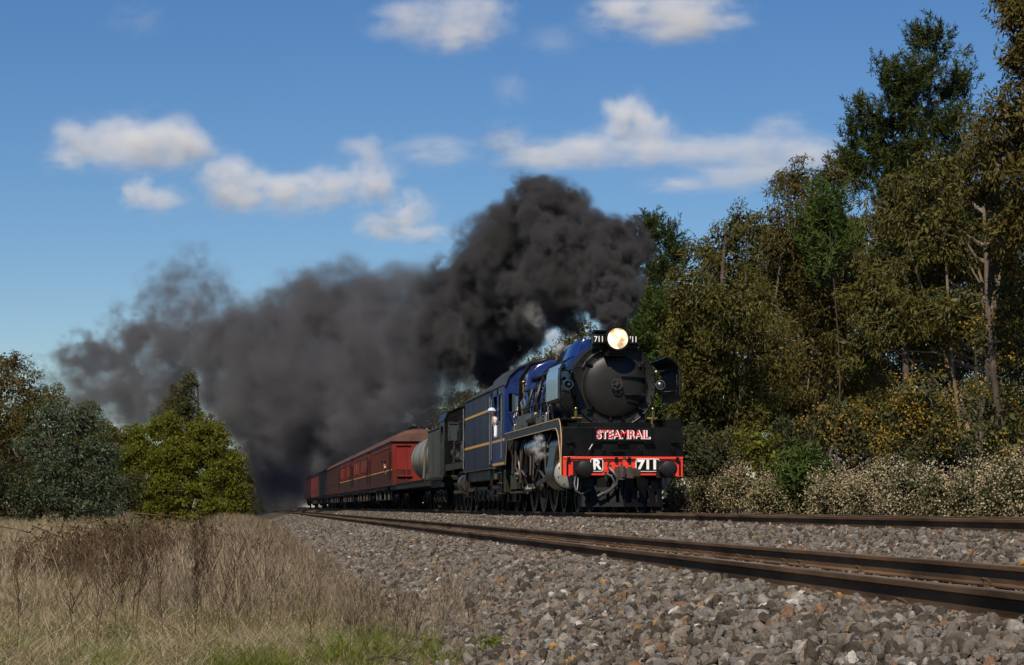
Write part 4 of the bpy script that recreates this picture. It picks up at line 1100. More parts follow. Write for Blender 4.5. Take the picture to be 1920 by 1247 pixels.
person('person', 'person in pale blue cap and shirt leaning out of the blue cab', (FAR_X - 1.26, LOCO_Y + 13.85, FAR_Z + 1.26), 0.26, M['shirt'], M['shirt'])
person('person', 'person looking out of the side of the red luggage van', (FAR_X - 1.32, 115.2, FAR_Z + 0.82), 0.24, M['overall'], M['dark'])
# ------------------------------------------------------------------ plants
def quads(name, V, m, parent=None, smooth=False, faces=None):
    """V: (n,4,3) array of leaf corners -> one mesh"""
    n = len(V)
    me = bpy.data.meshes.new(name)
    me.vertices.add(n*4); me.vertices.foreach_set('co', V.reshape(-1).astype(np.float32))
    me.loops.add(n*4); me.loops.foreach_set('vertex_index', np.arange(n*4, dtype=np.int32))
    me.polygons.add(n); me.polygons.foreach_set('loop_start', np.arange(0, n*4, 4, dtype=np.int32)); me.polygons.foreach_set('loop_total', np.full(n, 4, dtype=np.int32))
    me.update(calc_edges=True)
    me.materials.append(m)
    if parent is False: return me
    o = bpy.data.objects.new(name, me); C.objects.link(o)
    if parent is not None: o.parent = parent
    return o
def unit(a): return a / np.maximum(np.linalg.norm(a, axis=-1, keepdims=True), 1e-6)
def leaf_quads(c, d, L, W, r=None):
    """diamond leaves at c along d, random roll"""
    r = r or rng
    n = len(c)
    d = unit(d); q = unit(r.normal(size=(n, 3))); s = unit(np.cross(d, q))
    L = np.broadcast_to(L, (n,))[:, None]; W = np.broadcast_to(W, (n,))[:, None]
    nn = np.cross(s, d) * L * r.uniform(-0.12, 0.12, (n, 1))
    return np.stack([c, c + d*L*0.45 + s*W*0.5 + nn, c + d*L, c + d*L*0.45 - s*W*0.5 + nn], 1)
def in_ball(n, lo=0.0):
    p = unit(rng.normal(size=(n, 3)))
    return p * (rng.uniform(lo**3, 1, (n, 1)) ** (1/3))

LM = {
 'gum': leaf_mat('gum_leaves', [(0.036, 0.042, 0.007), (0.064, 0.066, 0.012), (0.090, 0.086, 0.018), (0.078, 0.056, 0.012), (0.125, 0.115, 0.040)], 0.48, 0.2, 0.3),
 'gum_brown': leaf_mat('brownish_gum_leaves', [(0.040, 0.036, 0.007), (0.072, 0.058, 0.012), (0.100, 0.068, 0.015), (0.066, 0.064, 0.013), (0.125, 0.105, 0.036)], 0.5, 0.2, 0.3),
 'pine': leaf_mat('pine_needles', [(0.020, 0.030, 0.007), (0.038, 0.052, 0.010), (0.060, 0.072, 0.015)], 0.5, 0.15, 0.35),
 'pine_young': leaf_mat('young_pine_needles', [(0.035, 0.062, 0.012), (0.060, 0.095, 0.018), (0.080, 0.110, 0.024)], 0.5, 0.25, 0.35),
 'wattle_gold': leaf_mat('wattle_foliage', [(0.050, 0.058, 0.022), (0.075, 0.078, 0.028), (0.100, 0.090, 0.028)], 0.5, 0.25, 0.35),
 'blossom_gold': leaf_mat('golden_blossom', [(0.22, 0.14, 0.02), (0.30, 0.19, 0.03), (0.16, 0.11, 0.025)], 0.7, 0.25, 0.2),
 'wattle_blue': leaf_mat('blue_green_wattle', [(0.036, 0.055, 0.026), (0.062, 0.086, 0.045), (0.10, 0.13, 0.08), (0.06, 0.064, 0.026)], 0.5, 0.2, 0.35),
 'wattle_lime': leaf_mat('lime_wattle', [(0.075, 0.095, 0.010), (0.125, 0.145, 0.016), (0.20, 0.20, 0.026), (0.10, 0.095, 0.016)], 0.5, 0.38, 0.3),
 'shrub_dark': leaf_mat('dark_shrub_leaves', [(0.028, 0.036, 0.014), (0.048, 0.056, 0.022), (0.065, 0.060, 0.026)], 0.5, 0.2, 0.35),
 'cream_flower': leaf_mat('cream_flower_heads', [(0.32, 0.265, 0.165), (0.44, 0.375, 0.25), (0.24, 0.19, 0.11), (0.27, 0.19, 0.12)], 0.8, 0.2, 0.2),
 'shrub_grey': leaf_mat('grey_green_leaves', [(0.05, 0.06, 0.02), (0.085, 0.095, 0.035), (0.11, 0.095, 0.045)], 0.6, 0.25, 0.3),
 'straw': leaf_mat('straw_blades', [(0.15, 0.115, 0.062), (0.27, 0.205, 0.12), (0.40, 0.315, 0.20), (0.58, 0.48, 0.33), (0.10, 0.09, 0.04), (0.16, 0.17, 0.05)], 0.7, 0.3, 0.25),
 'stalk': leaf_mat('dead_weed_stems', [(0.085, 0.062, 0.040), (0.17, 0.132, 0.088), (0.34, 0.275, 0.19), (0.25, 0.20, 0.14)], 0.8, 0.1, 0.2),
 'green': leaf_mat('green_grass', [(0.085, 0.11, 0.018), (0.13, 0.16, 0.022), (0.18, 0.20, 0.035)], 0.55, 0.35, 0.3),
 'bramble': leaf_mat('bramble_leaves', [(0.05, 0.055, 0.016), (0.09, 0.09, 0.025), (0.12, 0.06, 0.03), (0.09, 0.045, 0.025)], 0.5, 0.25, 0.35),
}

def plant(name, label, cat, s, lobes, kind, base=None, leaf=None, density=1.0, depth=0.8, bark='bark', blossom=None, ds=0.0, group=None, trunk_r=None, bare=0, lean=0.0, clump=1.0, fill=1.0, fsz=1.0, leafy=1.0):
    if kind.startswith('pine'): fill = 0.12*fill; fsz = 0.7*fsz
    """a tree or shrub traced lobe by lobe: (px, py, rx, ry) in photo pixels at s pixels per metre"""
    L = []
    for k, (px, py, rx, ry) in enumerate(lobes):
        c = place(px, py, s * (1 + ds * random.uniform(-1, 1)))
        L.append((np.array(c), rx/s, ry/s))
    bpx = base if base is not None else lobes[-1][0]
    b = place(bpx, 951, s); bz = float(gz(b.x, b.y)) - 0.05
    root = thing(name, label, cat, (b.x, b.y, bz), group=group)
    O = np.array([b.x, b.y, bz])
    topz = max(c[2] + rz for c, rx, rz in L) - bz
    tr = B()
    rt = trunk_r or 0.017 * topz
    lo = min(L, key=lambda q: q[0][2])
    hi = max(L, key=lambda q: q[0][2])
    # trunk bends towards the middle of the crown
    mid = np.mean([c for c, _, _ in L], 0) - O
    spine = [np.zeros(3)]; ph = random.uniform(0, 6.28)
    nseg = 7
    for i in range(1, nseg + 1):
        t = i / nseg
        tgt = hi[0] - O
        p = tgt * t
        p[0] = tgt[0]*t**1.3 + 0.05*topz*(math.sin(4.2*t + ph) - math.sin(ph))*(1 - 0.4*t); p[1] = tgt[1]*t + 0.03*topz*math.sin(5*t + ph)
        spine.append(p)
    tr.tube([tuple(p) for p in spine], rt, 8, 0, rt*0.2)
    def on_spine(z):
        zz = [p[2] for p in spine]
        i = int(np.clip(np.searchsorted(zz, z) - 1, 0, nseg - 1))
        t = (z - zz[i]) / max(zz[i+1] - zz[i], 1e-3)
        return spine[i] + (spine[i+1] - spine[i]) * min(max(t, 0), 1)
    if kind.startswith('gum') and clump < 1.4:
        ups = sorted(L, key=lambda q: -q[0][2])
        for q_ in (ups[1:2] + ups[3:4]):
            a = on_spine(topz*random.uniform(0.06, 0.2)); d = q_[0] - O - a
            w1, w2 = rng.normal(0, 0.035, 3)*topz, rng.normal(0, 0.035, 3)*topz
            tr.tube([tuple(p) for p in (a, a + d*0.2 + w1*0.6, a + d*0.42 + w1, a + d*0.62 + (w1 + w2)*0.5, a + d*0.82 + w2, a + d)], rt*0.5, 7, 0, rt*0.12)
    Q, BL = [], []
    for c, rx, rz in L:
        c = c - O
        a = on_spine(max(0.12*topz, c[2] - 0.9*max(rz, np.linalg.norm(c[:2])*0.6)))
        d = c - a
        k1 = a + d*0.4 + np.array([0, 0, 0.10*np.linalg.norm(d)])*random.uniform(-0.5, 1)
        limb = [a, a + d*0.2 + rng.normal(0, 0.04, 3)*np.linalg.norm(d), k1, a + d*0.72 + rng.normal(0, 0.05, 3)*np.linalg.norm(d), c]
        tr.tube([tuple(p) for p in limb], rt*0.42, 6, 0, rt*0.12)
        vol = rx*rz
        big = kind.startswith('pine')
        if big:
            nc = max(8, int(density * 26 * vol / clump**2))
            cc = in_ball(nc, 0.35) * np.array([rx, rx*depth, rz]) + c
            rs = np.full(nc, 0.3)
        else:
            # foliage hangs in rounded sprays: lit tops, dark hollows between
            rmin = min(rx, rz)
            rs0 = float(np.clip(0.36*rmin, 0.16, 0.62)) * clump**0.5
            nc = max(9, int(density * 2.35 * vol / rs0**2))
            cc = in_ball(nc, 0.55) * np.array([rx, rx*depth, rz]) * rng.uniform(0.85, 1.12, (nc, 1)) + c
            rs = rs0 * rng.uniform(0.65, 1.25, nc)
        for j in range(0, nc, 1 if not big else 3):
            e = cc[j]; st = c + (e - c)*0.1 + rng.normal(0, 0.05*rx, 3)
            m_ = (st + e)/2 + rng.normal(0, 0.09, 3)*np.linalg.norm(e - st)
            tr.tube([tuple(st), tuple(m_), tuple(e)], rt*0.10 + 0.010, 4, 0, 0.006)
        out = unit(cc - c)
        nf = int(density * fill * 420 * vol / clump)
        if nf:
            fc_ = in_ball(nf, 0.0) * np.array([rx, rx*depth, rz])*0.70 + c
            Q.append(leaf_quads(fc_, rng.normal(size=(nf, 3)) + np.array([0, 0, -0.3]), rng.uniform(0.14, 0.26, nf)*fsz*clump**0.5, rng.uniform(0.06, 0.11, nf)*fsz*clump**0.5))
        if big:
            nt_, nn_ = 8, 30
            tips = np.repeat(cc, nt_, 0) + rng.normal(0, 0.24*clump, (nc*nt_, 3))
            axd = unit(np.repeat(out, nt_, 0)*np.array([0.9, 0.9, 0.4]) + np.array([0, 0, 0.85]) + rng.normal(0, 0.25, (nc*nt_, 3)))
            t_ = rng.uniform(-0.5, 0.05, (nc*nt_, nn_, 1))
            base_ = tips[:, None] + axd[:, None]*t_
            nd = unit(axd[:, None]*0.75 + rng.normal(0, 0.55, (nc*nt_, nn_, 3)))
            Q.append(leaf_quads(base_.reshape(-1, 3), nd.reshape(-1, 3), rng.uniform(0.14, 0.26, nc*nt_*nn_), 0.036))
        else:
            gum_ = kind.startswith('gum')
            per = (690 if gum_ else 600) * leafy / clump
            cnt = np.maximum(14, (per * rs**2 / (1.0 if gum_ else 0.75)).astype(int))
            ii = np.repeat(np.arange(nc), cnt); N = len(ii)
            u = unit(rng.normal(size=(N, 3)) + out[ii]*0.55 + np.array([0, 0, 0.45]))
            rad = rs[ii][:, None] * (rng.uniform(0.12, 1, (N, 1))**0.5) * rng.uniform(0.85, 1.15, (N, 1))
            cen = cc[ii] + u*rad*np.array([1.1, 1.1, 0.8])
            if gum_:
                dr_ = u*0.55 + rng.normal(0, 0.55, (N, 3)) + np.array([0, 0, -0.8])
                Q.append(leaf_quads(cen, dr_, rng.uniform(0.10, 0.20, N)*clump**0.6, rng.uniform(0.027, 0.052, N)*clump**0.6))
            else:
                dr_ = u*0.8 + rng.normal(0, 0.6, (N, 3)) + np.array([0, 0, 0.1])
                Q.append(leaf_quads(cen, dr_, rng.uniform(0.07, 0.16, N)*clump**0.6, rng.uniform(0.034, 0.066, N)*clump**0.6))
        if blossom:
            sel = cc[(rng.uniform(size=nc) < blossom[1])]
            if len(sel):
                nl = 40 if blossom[0] != 'cream_flower' else 80
                sel = sel + unit(sel - c)*np.array([0.12, 0.12, 0.12])
                cen = np.repeat(sel, nl, 0) + rng.normal(0, 0.15, (len(sel)*nl, 3)) + np.array([0, 0, 0.08])
                BL.append(leaf_quads(cen, rng.normal(size=(len(sel)*nl, 3)), rng.uniform(0.05, 0.10, len(sel)*nl) * (1 if nl == 40 else 0.62), 0.05 if nl == 40 else 0.034))
    if bare:
        for _ in range(bare):
            c, rx, rz = L[random.randrange(len(L))]
            c = c - O
            a = on_spine(c[2]*random.uniform(0.4, 0.9))
            e = c + in_ball(1, 0.7)[0]*np.array([rx, rx*0.9, rz])
            m_ = (a + e)/2 + rng.normal(0, 0.25, 3)
            tr.tube([tuple(a), tuple(m_), tuple(e)], 0.045, 5, 0, 0.012)
    tr.obj('trunk', M[bark], root)
    o = quads('crown', np.concatenate(Q), LM[leaf or kind], root)
    if BL: quads('blossom', np.concatenate(BL), LM[blossom[0]], root)
    return root

RW = 'trees of the wood on the right'
plant('gum_tree', 'olive gum tree at the wood edge directly right of the locomotive smokebox', 'tree', 62,
      [(1300,545,55,70),(1350,485,60,70),(1392,425,48,42),(1285,640,45,75),(1375,580,85,80),(1330,690,75,80),(1420,660,70,90),(1300,770,50,70),(1380,770,70,70),(1300,860,45,45),(1375,835,45,40),(1430,770,50,50)], 'gum', base=1372, ds=0.03, group=RW, bare=6, density=1.2, bark='bark_dark')
plant('gum_tree', 'tall gum tree with broad olive crown left of the big pine', 'tree', 57,
      [(1495,345,55,45),(1555,335,45,35),(1470,440,60,75),(1550,440,75,75),(1500,550,85,80),(1590,570,75,80),(1520,670,85,80),(1600,690,70,80),(1470,760,60,60)], 'gum_brown', base=1530, ds=0.03, group=RW, bare=10, density=1.15)
plant('pine_tree', 'tall dark pine towering above the gums on the right', 'tree', 50,
      [(1755,75,42,45),(1728,115,35,35),(1790,150,35,45),(1670,150,38,50),(1725,185,60,50),(1630,215,34,48),(1780,235,55,45),(1685,250,60,50),(1600,262,30,40),(1740,300,80,45),(1640,310,62,45),(1598,318,34,34),(1700,360,80,40)], 'pine', base=1730, bark='bark_dark', ds=0.02, group=RW, density=0.8, fill=0.0, trunk_r=0.16)
plant('gum_tree', 'large gum with pale leaning trunks in the middle of the right wood', 'tree', 72,
      [(1690,400,75,70),(1770,340,80,70),(1840,270,65,60),(1720,500,95,80),(1640,560,65,80),(1810,470,85,85),(1700,600,80,70),(1800,590,60,60),(1620,660,60,60),(1870,400,60,60),(1760,430,70,70),(1740,630,60,60)], 'gum', base=1805, ds=0.03, group=RW, bare=10, trunk_r=0.13, density=1.15)
plant('gum_tree', 'dark gum at the right picture edge with branches overhanging the sky', 'tree', 88,
      [(1895,215,55,55),(1865,300,55,50),(1925,330,60,60),(1910,105,40,45),(1905,30,45,40),(1890,0,30,24),(1925,-40,60,40),(1900,420,60,60),(1945,180,60,80),(1935,90,50,60),(1930,260,50,60),(1940,420,60,70),(1945,20,60,60),(1850,360,45,40)], 'gum_brown', base=1990, ds=0.02, group=RW, bare=3, density=1.35, trunk_r=0.075, bark='bark_dark')
plant('wattle_tree', 'wattle with golden blossom at the right picture edge', 'tree', 84,
      [(1885,470,50,60),(1910,560,55,60),(1870,640,45,60),(1905,700,55,60),(1870,780,55,55),(1900,850,60,50)], 'wattle', leaf='wattle_gold', base=1900, blossom=('blossom_gold', 0.28), bark='bark_dark', group=RW)
plant('wattle_tree', 'rounded yellowish wattle below the pale leaning trunks', 'tree', 80,
      [(1725,745,48,40),(1690,790,38,38),(1755,790,50,42),(1715,835,60,40)], 'wattle', leaf='wattle_gold', base=1725, blossom=('blossom_gold', 0.5), bark='bark_dark', group=RW)
plant('wattle_bush', 'small yellowish wattle bush with bare branches left of the rounded wattle', 'bush', 76,
      [(1580,775,40,30),(1545,800,40,32),(1605,815,40,32)], 'wattle', leaf='wattle_gold', base=1575, blossom=('blossom_gold', 0.4), bark='bark_dark', group=RW, bare=12)
plant('green_bush', 'bright yellow-green bush at the foot of the gums right of the locomotive', 'bush', 68,
      [(1420,825,38,28),(1398,855,28,28),(1440,860,35,28)], 'wattle', leaf='wattle_lime', base=1415, bark='bark_dark', group=RW, density=0.8)
plant('pine_tree', 'thin open pine standing behind the smoke right of the chimney', 'tree', 41,
      [(1222,410,20,28),(1255,440,20,28),(1272,470,16,18),(1205,450,18,30),(1235,500,34,30),(1215,560,40,34),(1250,590,45,34),(1205,630,45,30)], 'pine', leaf='pine', base=1228, bark='bark_dark', group=RW, density=1.3, trunk_r=0.16)
plant('pine_tree', 'young bright green pine behind the right side of the smokebox', 'tree', 44,
      [(1235,570,45,30),(1270,610,40,30),(1215,620,40,30),(1260,660,50,30),(1300,700,40,40),(1235,705,45,34),(1225,755,45,36),(1265,760,45,40),(1240,810,50,40),(1250,860,50,40),(1190,690,40,40)], 'pine', leaf='pine_young', base=1250, bark='bark_dark', group=RW, density=1.3, fill=6)
plant('pine_tree', 'young green pine among the gums left of the tall dark pine', 'tree', 59.5,
      [(1560,370,36,36),(1530,420,36,36),(1580,430,34,36),(1545,470,34,30)], 'pine', leaf='pine_young', base=1545, bark='bark_dark', group=RW, density=1.1, trunk_r=0.035)
plant('pine_sapling', 'small dark green pine sapling behind the cream flowering shrubs', 'bush', 78,
      [(1500,870,22,16),(1505,890,28,18)], 'pine', leaf='pine_young', base=1503, bark='bark_dark', group=RW, density=2.0)
# deeper trees that close the wood
plant('gum_tree', 'shaded gum deep in the wood behind the front gums', 'tree', 44,
      [(1330,640,80,90),(1440,540,90,110),(1560,520,90,120),(1480,700,110,100),(1350,800,80,80),(1600,720,100,100),(1500,830,90,70)], 'gum', base=1460, clump=1.6, density=1.9, group=RW, bark='bark_dark')
plant('gum_tree', 'shaded gum deep in the wood behind the tall pine', 'tree', 46,
      [(1700,480,100,120),(1830,440,110,140),(1760,640,120,120),(1900,620,100,120),(1680,800,100,80),(1850,800,110,80)], 'gum', base=1780, clump=1.6, density=1.9, group=RW, bark='bark_dark')
plant('gum_tree', 'low dark tree closing the wood floor behind the flowering shrubs', 'tree', 47,
      [(1300,800,60,60),(1390,820,70,60),(1480,800,70,70),(1570,810,70,70),(1660,800,70,70),(1750,800,70,70),(1840,790,70,80),(1920,790,70,80),(1340,890,70,45),(1450,890,70,45),(1560,895,70,45),(1670,895,70,45),(1780,890,70,50),(1890,885,70,50),(1340,940,80,30),(1480,940,80,30),(1620,940,80,30),(1760,940,80,30),(1900,940,80,30)], 'gum', base=1600, clump=2.0, density=1.1, group=RW, bark='bark_dark', depth=0.5)
plant('gum_tree', 'dark tree behind the cab, half hidden by smoke', 'tree', 29,
      [(985,715,42,40),(935,745,42,40),(885,770,42,36),(1030,690,36,34),(960,790,50,40),(1050,745,50,50)], 'gum_brown', base=960, clump=1.6, density=1.2, group=RW, bark='bark_dark')
plant('gum_tree', 'brown-tipped tree far behind the boiler of the locomotive', 'tree', 34,
      [(1085,622,34,26),(1060,660,45,34),(1110,670,50,40),(1150,680,50,50),(1020,700,45,40)], 'gum_brown', base=1090, clump=1.3, group=RW, bark='bark_dark')
plant('gum_tree', 'hazy tree behind the red carriages, half lost in the smoke', 'tree', 23,
      [(800,795,40,32),(845,780,40,40),(760,820,35,30),(900,770,45,50),(950,760,50,50)], 'gum', base=840, clump=1.7, density=1.2, group=RW, bark='bark_dark')
# understory
US = 'shrubs under the gums on the right'
for lab, px, py, rx, ry, s in (('dark shrub right beside the locomotive buffer, under the first gum', 1290, 840, 42, 60, 66), ('dark shrub between the first gum and the yellow-green bush', 1345, 855, 48, 50, 70),
                           ('dark shrub directly behind the pine sapling', 1480, 840, 60, 55, 67), ('dark shrub below the small wattle bush', 1590, 880, 60, 45, 74),
                           ('dark shrub below the rounded yellowish wattle', 1690, 890, 60, 45, 76), ('dark shrub at the foot of the pale leaning trunks', 1800, 870, 55, 55, 78), ('olive shrub near the right edge under the golden wattle', 1885, 895, 55, 45, 86)):
    plant('understory_shrub', lab, 'bush', s, [(px, py, rx, ry), (px - rx*0.5, py + ry*0.5, rx*0.7, ry*0.6), (px + rx*0.5, py + ry*0.5, rx*0.7, ry*0.6)], 'wattle', leaf='shrub_dark', bark='bark_dark', group=US, bare=6, density=0.9)
# cream flowering shrubs along the far track
FS = 'cream flowering shrubs along the far track'
spots0 = [(1265, 930, 30, 36, 66, 'first cream flowering shrub, touching the right end of the pilot'), (1322, 925, 38, 34, 68, 'second cream flowering shrub from the locomotive'), (1385, 918, 42, 36, 71, 'third cream flowering shrub from the locomotive'),
         (1450, 928, 36, 32, 74, 'low cream flowering shrub in front of the pine sapling'), (1520, 928, 34, 32, 78, 'fifth cream flowering shrub from the locomotive, beside the pine sapling'), (1575, 918, 46, 40, 80, 'broad cream flowering shrub below the small wattle bush'),
         (1640, 925, 44, 40, 83, 'cream flowering shrub below the gap between the two wattles'), (1705, 922, 46, 40, 87, 'cream flowering shrub below the rounded yellowish wattle'), (1775, 930, 44, 42, 91, 'greener flowering shrub below the pale leaning trunks'),
         (1840, 918, 52, 50, 96, 'tall cream flowering shrub second from the right edge'), (1905, 915, 55, 52, 101, 'tall cream flowering shrub cut by the right edge')]
spots = [(px, py + random.uniform(-6, 10), rx, ry*random.uniform(0.85, 1.12), s, lab) for px, py, rx, ry, s, lab in spots0]
for px, py, rx, ry, s, lab in spots:
    plant('flowering_shrub', lab, 'bush', s, [(px, py, rx, ry*0.9), (px - rx*0.55, py + ry*0.35, rx*0.6, ry*0.6), (px + rx*0.55, py + ry*0.3, rx*0.6, ry*0.65), (px, py + ry*0.8, rx, ry*0.4)], 'wattle', leaf='shrub_grey', base=px, bark='bark_dark',
          blossom=('cream_flower', random.uniform(0.5, 0.72) if 'greener' not in lab else 0.22), group=FS, density=1.25, clump=0.7, bare=5)
# scrub behind the train
for k, (px, s_, lab) in enumerate(((1160, 58, 'scrub seen under the pilot, beyond the far track'), (1080, 52, 'scrub beyond the track behind the driving wheels'), (1000, 46, 'scrub beyond the track behind the trailing truck'), (930, 40, 'scrub beyond the track behind the front of the navy tender'),
        (870, 35, 'scrub beyond the track behind the rear of the navy tender'), (815, 30, 'scrub beyond the track behind the olive tender'), (770, 26, 'scrub beyond the track behind the tank wagon'), (725, 22, 'scrub beyond the track behind the luggage van'), (685, 18.5, 'scrub beyond the track behind the second carriage'), (650, 15.5, 'scrub beyond the track behind the third carriage'))):
    w_ = 46
    plant('lineside_scrub', lab, 'bush', s_, [(px, 951 - 1.1*s_, w_, 0.9*s_), (px - w_*0.7, 951 - 0.7*s_, w_*0.8, 0.9*s_), (px + w_*0.7, 951 - 0.8*s_, w_*0.8, 0.9*s_), (px - w_*0.4, 951 + 0.05*s_, w_*0.8, 0.5*s_), (px + w_*0.4, 951 + 0.05*s_, w_*0.8, 0.5*s_)], 'wattle', leaf='shrub_dark', base=px, bark='bark_dark', group='scrub behind the train', clump=1.3, density=0.9)
# left side
LW = 'trees on the left'
plant('gum_tree', 'brownish gum at the left picture edge', 'tree', 42,
      [(22,680,38,26),(-15,720,50,60),(40,730,40,40),(-5,800,55,60),(50,800,45,45),(10,870,55,55),(-60,760,60,80)], 'gum_brown', base=0, ds=0.03, group=LW, bare=10)
plant('gum_tree', 'dark olive gum behind the blue-green wattle', 'tree', 34,
      [(95,745,40,28),(60,770,40,40),(140,785,45,32),(185,815,45,40),(110,850,60,50),(200,880,50,50)], 'gum', base=120, ds=0.02, group=LW)
plant('wattle_tree', 'blue-green feathery wattle left of the lime-coloured wattle', 'tree', 46,
      [(95,785,34,28),(150,790,45,34),(75,835,48,36),(130,850,60,40),(190,850,36,40),(105,905,70,40),(180,905,50,38),(60,935,45,34),(130,950,60,30),(190,950,45,30)], 'wattle', leaf='wattle_blue', base=120, bark='bark_dark', group=LW, density=1.2)
plant('wattle_tree', 'lime-green wattle tree in the centre left beside the near track', 'tree', 38,
      [(292,808,26,24),(318,790,22,20),(258,818,22,20),(405,812,26,24),(240,855,24,22),(436,868,26,26),(262,840,30,26),(330,826,34,26),(372,812,28,24),(400,842,30,28),(300,862,38,28),(352,868,42,28),(250,885,32,28),(412,882,34,30),(305,905,44,28),(372,912,46,28),(440,915,28,30),(262,925,38,24),(330,940,44,24),(400,945,44,24),(448,948,24,22),(325,850,40,36),(365,850,36,36),(310,880,40,34),(290,962,40,20),(365,968,50,18),(425,968,36,18)], 'wattle', leaf='wattle_lime', base=345, bark='bark_dark', group=LW, density=1.3, depth=1.3, fill=2.6)
plant('leaning_tree', 'olive tree with pointed top rising behind the lime-green wattle', 'tree', 33,
      [(356,712,15,15),(345,735,24,22),(335,765,32,28),(360,785,32,34),(320,800,35,30),(390,810,25,40),(410,850,30,40),(440,890,28,45)], 'wattle', leaf='wattle_gold', base=360, bark='bark_dark', group=LW, density=1.5)
plant('bank_scrub', 'dark scrub under the gum at the left edge', 'bush', 46, [(10,905,60,40),(-40,900,60,50),(60,920,40,30),(0,950,60,34),(60,955,45,28),(-50,950,60,34)], 'wattle', leaf='shrub_dark', base=10, bark='bark_dark', group=LW)
plant('bank_scrub', 'dark scrub between the blue-green and the lime wattle', 'bush', 40, [(225,915,40,36),(200,930,36,28),(245,930,30,24)], 'wattle', leaf='shrub_dark', base=222, bark='bark_dark', group=LW)
plant('gum_tree', 'distant olive tree between the blue-green and lime wattles', 'tree', 27,
      [(225,825,26,24),(250,815,22,22),(215,860,40,36),(255,870,36,36)], 'gum', base=235, group=LW, clump=1.3)
for k, (px, py, s_, lab) in enumerate(((30, 800, 21, 'far olive tree showing between the left-edge gum and the blue-green wattle'), (190, 812, 16, 'far olive tree just left of the lime-green wattle, low on the skyline'), (275, 860, 15, 'far tree behind the left half of the lime-green wattle'), (420, 880, 13, 'far tree behind the right half of the lime-green wattle'), (120, 850, 16, 'far tree behind the blue-green wattle'))):
    plant('far_tree', lab, 'tree', s_, [(px, py, 40, 34), (px - 34, py + 30, 36, 34), (px + 34, py + 32, 36, 34), (px - 20, py + 75, 50, 36), (px + 25, py + 78, 50, 36)], 'gum', base=px, clump=2.2, density=1.3, group=LW, bark='bark_dark')
FT = 'far trees at the end of the line'
for k, (px, py, s) in enumerate(((470, 880, 9), (520, 872, 9.5), (555, 868, 10), (610, 862, 11), (660, 845, 12.5), (420, 885, 8.5))):
    plant('far_tree', ('far tree left of the line, seen through smoke', 'far tree straight up the line, lost in smoke', 'far tree behind the last carriage in smoke', 'far tree hidden in smoke above the rear carriages', 'far tree behind the middle carriages in smoke', 'far tree behind the lime-green wattle')[k], 'tree', s,
          [(px, py, 28, 26), (px - 18, py + 30, 26, 28), (px + 20, py + 32, 26, 28), (px, py + 55, 34, 22)], 'gum', base=px, clump=2.6, density=1.6, group=FT, bark='bark_dark')

# bramble thicket ------------------------------------------------------------------
bc = place(255, 1100, 142); bz = float(gz(bc.x, bc.y))
bram = thing('bramble_thicket', 'brown bramble thicket with arching canes in the dry grass', 'bramble', (bc.x, bc.y, bz))
def canes(n, seed, sx, sy, h, r, spread):
    q = B(); rr = random.Random(seed); tips = []
    for i in range(n):
        x, y = rr.gauss(0, sx*0.5), rr.gauss(0, sy*0.5)
        a = rr.uniform(0, 6.28); ln = rr.uniform(0.4, 1.0)*spread; hh = h*rr.uniform(0.45, 1.1)*math.exp(-(x/sx)**2*0.6)
        pts = []
        for k in range(7):
            t = k/6
            pts.append((x + math.cos(a)*ln*t + rr.gauss(0, .02), y + math.sin(a)*ln*t*0.8 + rr.gauss(0, .02), -0.05 + hh*(1 - (2*t*0.95 - 0.85)**2 / 0.75)))
        q.tube(pts, r*rr.uniform(0.6, 1.3), 4, 0, r*0.35)
        tips += pts[2:]
    return q, np.array(tips)
q, tips = canes(640, 3, 1.55, 1.3, 0.86, 0.0055, 1.4)
q.obj('cane', M['cane'], bram)
q2 = B()
for p0, p1, p2, p3 in (((60, 985), (120, 1010), (180, 1060), (228, 1108)), ((-10, 985), (30, 992), (60, 1000), (80, 1020)), ((250, 962), (320, 968), (380, 985), (450, 1010)), ((230, 1060), (280, 1030), (330, 1015), (350, 1013)), ((275, 1045), (278, 1020), (277, 1000), (272, 985))):
    pts = [place(a, b_, 150) - Vector((bc.x, bc.y, bz)) for a, b_ in (p0, p1, p2, p3)]
    q2.tube(pts, 0.010, 5, 0, 0.004)
q2.obj('long_cane', M['cane'], bram)
sel = tips[rng.uniform(size=len(tips)) < 0.5]
cen = np.repeat(sel, 3, 0) + rng.normal(0, 0.06, (len(sel)*3, 3))
quads('leaves', leaf_quads(cen, rng.normal(size=cen.shape), rng.uniform(0.03, 0.07, len(cen)), rng.uniform(0.02, 0.04, len(cen))), LM['bramble'], bram)

# grass and weeds -------------------------------------------------------------------
def tuft(k, nb, h, w, spread, lean, m, curl=0.3):
    r = np.random.default_rng(100 + k)
    b0 = np.stack([r.normal(0, spread, nb), r.normal(0, spread, nb), np.zeros(nb)], -1)
    d = np.stack([r.normal(0, lean, nb), r.normal(0, lean, nb), np.ones(nb)], -1); d = unit(d)
    hh = (h * r.uniform(0.45, 1.1, nb))[:, None]
    side = unit(np.cross(d, r.normal(size=(nb, 3)))) * w
    bend = np.stack([r.normal(0, curl, nb), r.normal(0, curl, nb), -np.abs(r.normal(0, curl*0.5, nb))], -1) * hh
    m1 = b0 + d*hh*0.55 + bend*0.25; t1 = b0 + d*hh + bend
    V = np.concatenate([np.stack([b0 - side, b0 + side, m1 + side*0.8, m1 - side*0.8], 1), np.stack([m1 - side*0.8, m1 + side*0.8, t1 + side*0.15, t1 - side*0.15], 1)])
    return quads('tuft_%02d' % k, V, m, False)
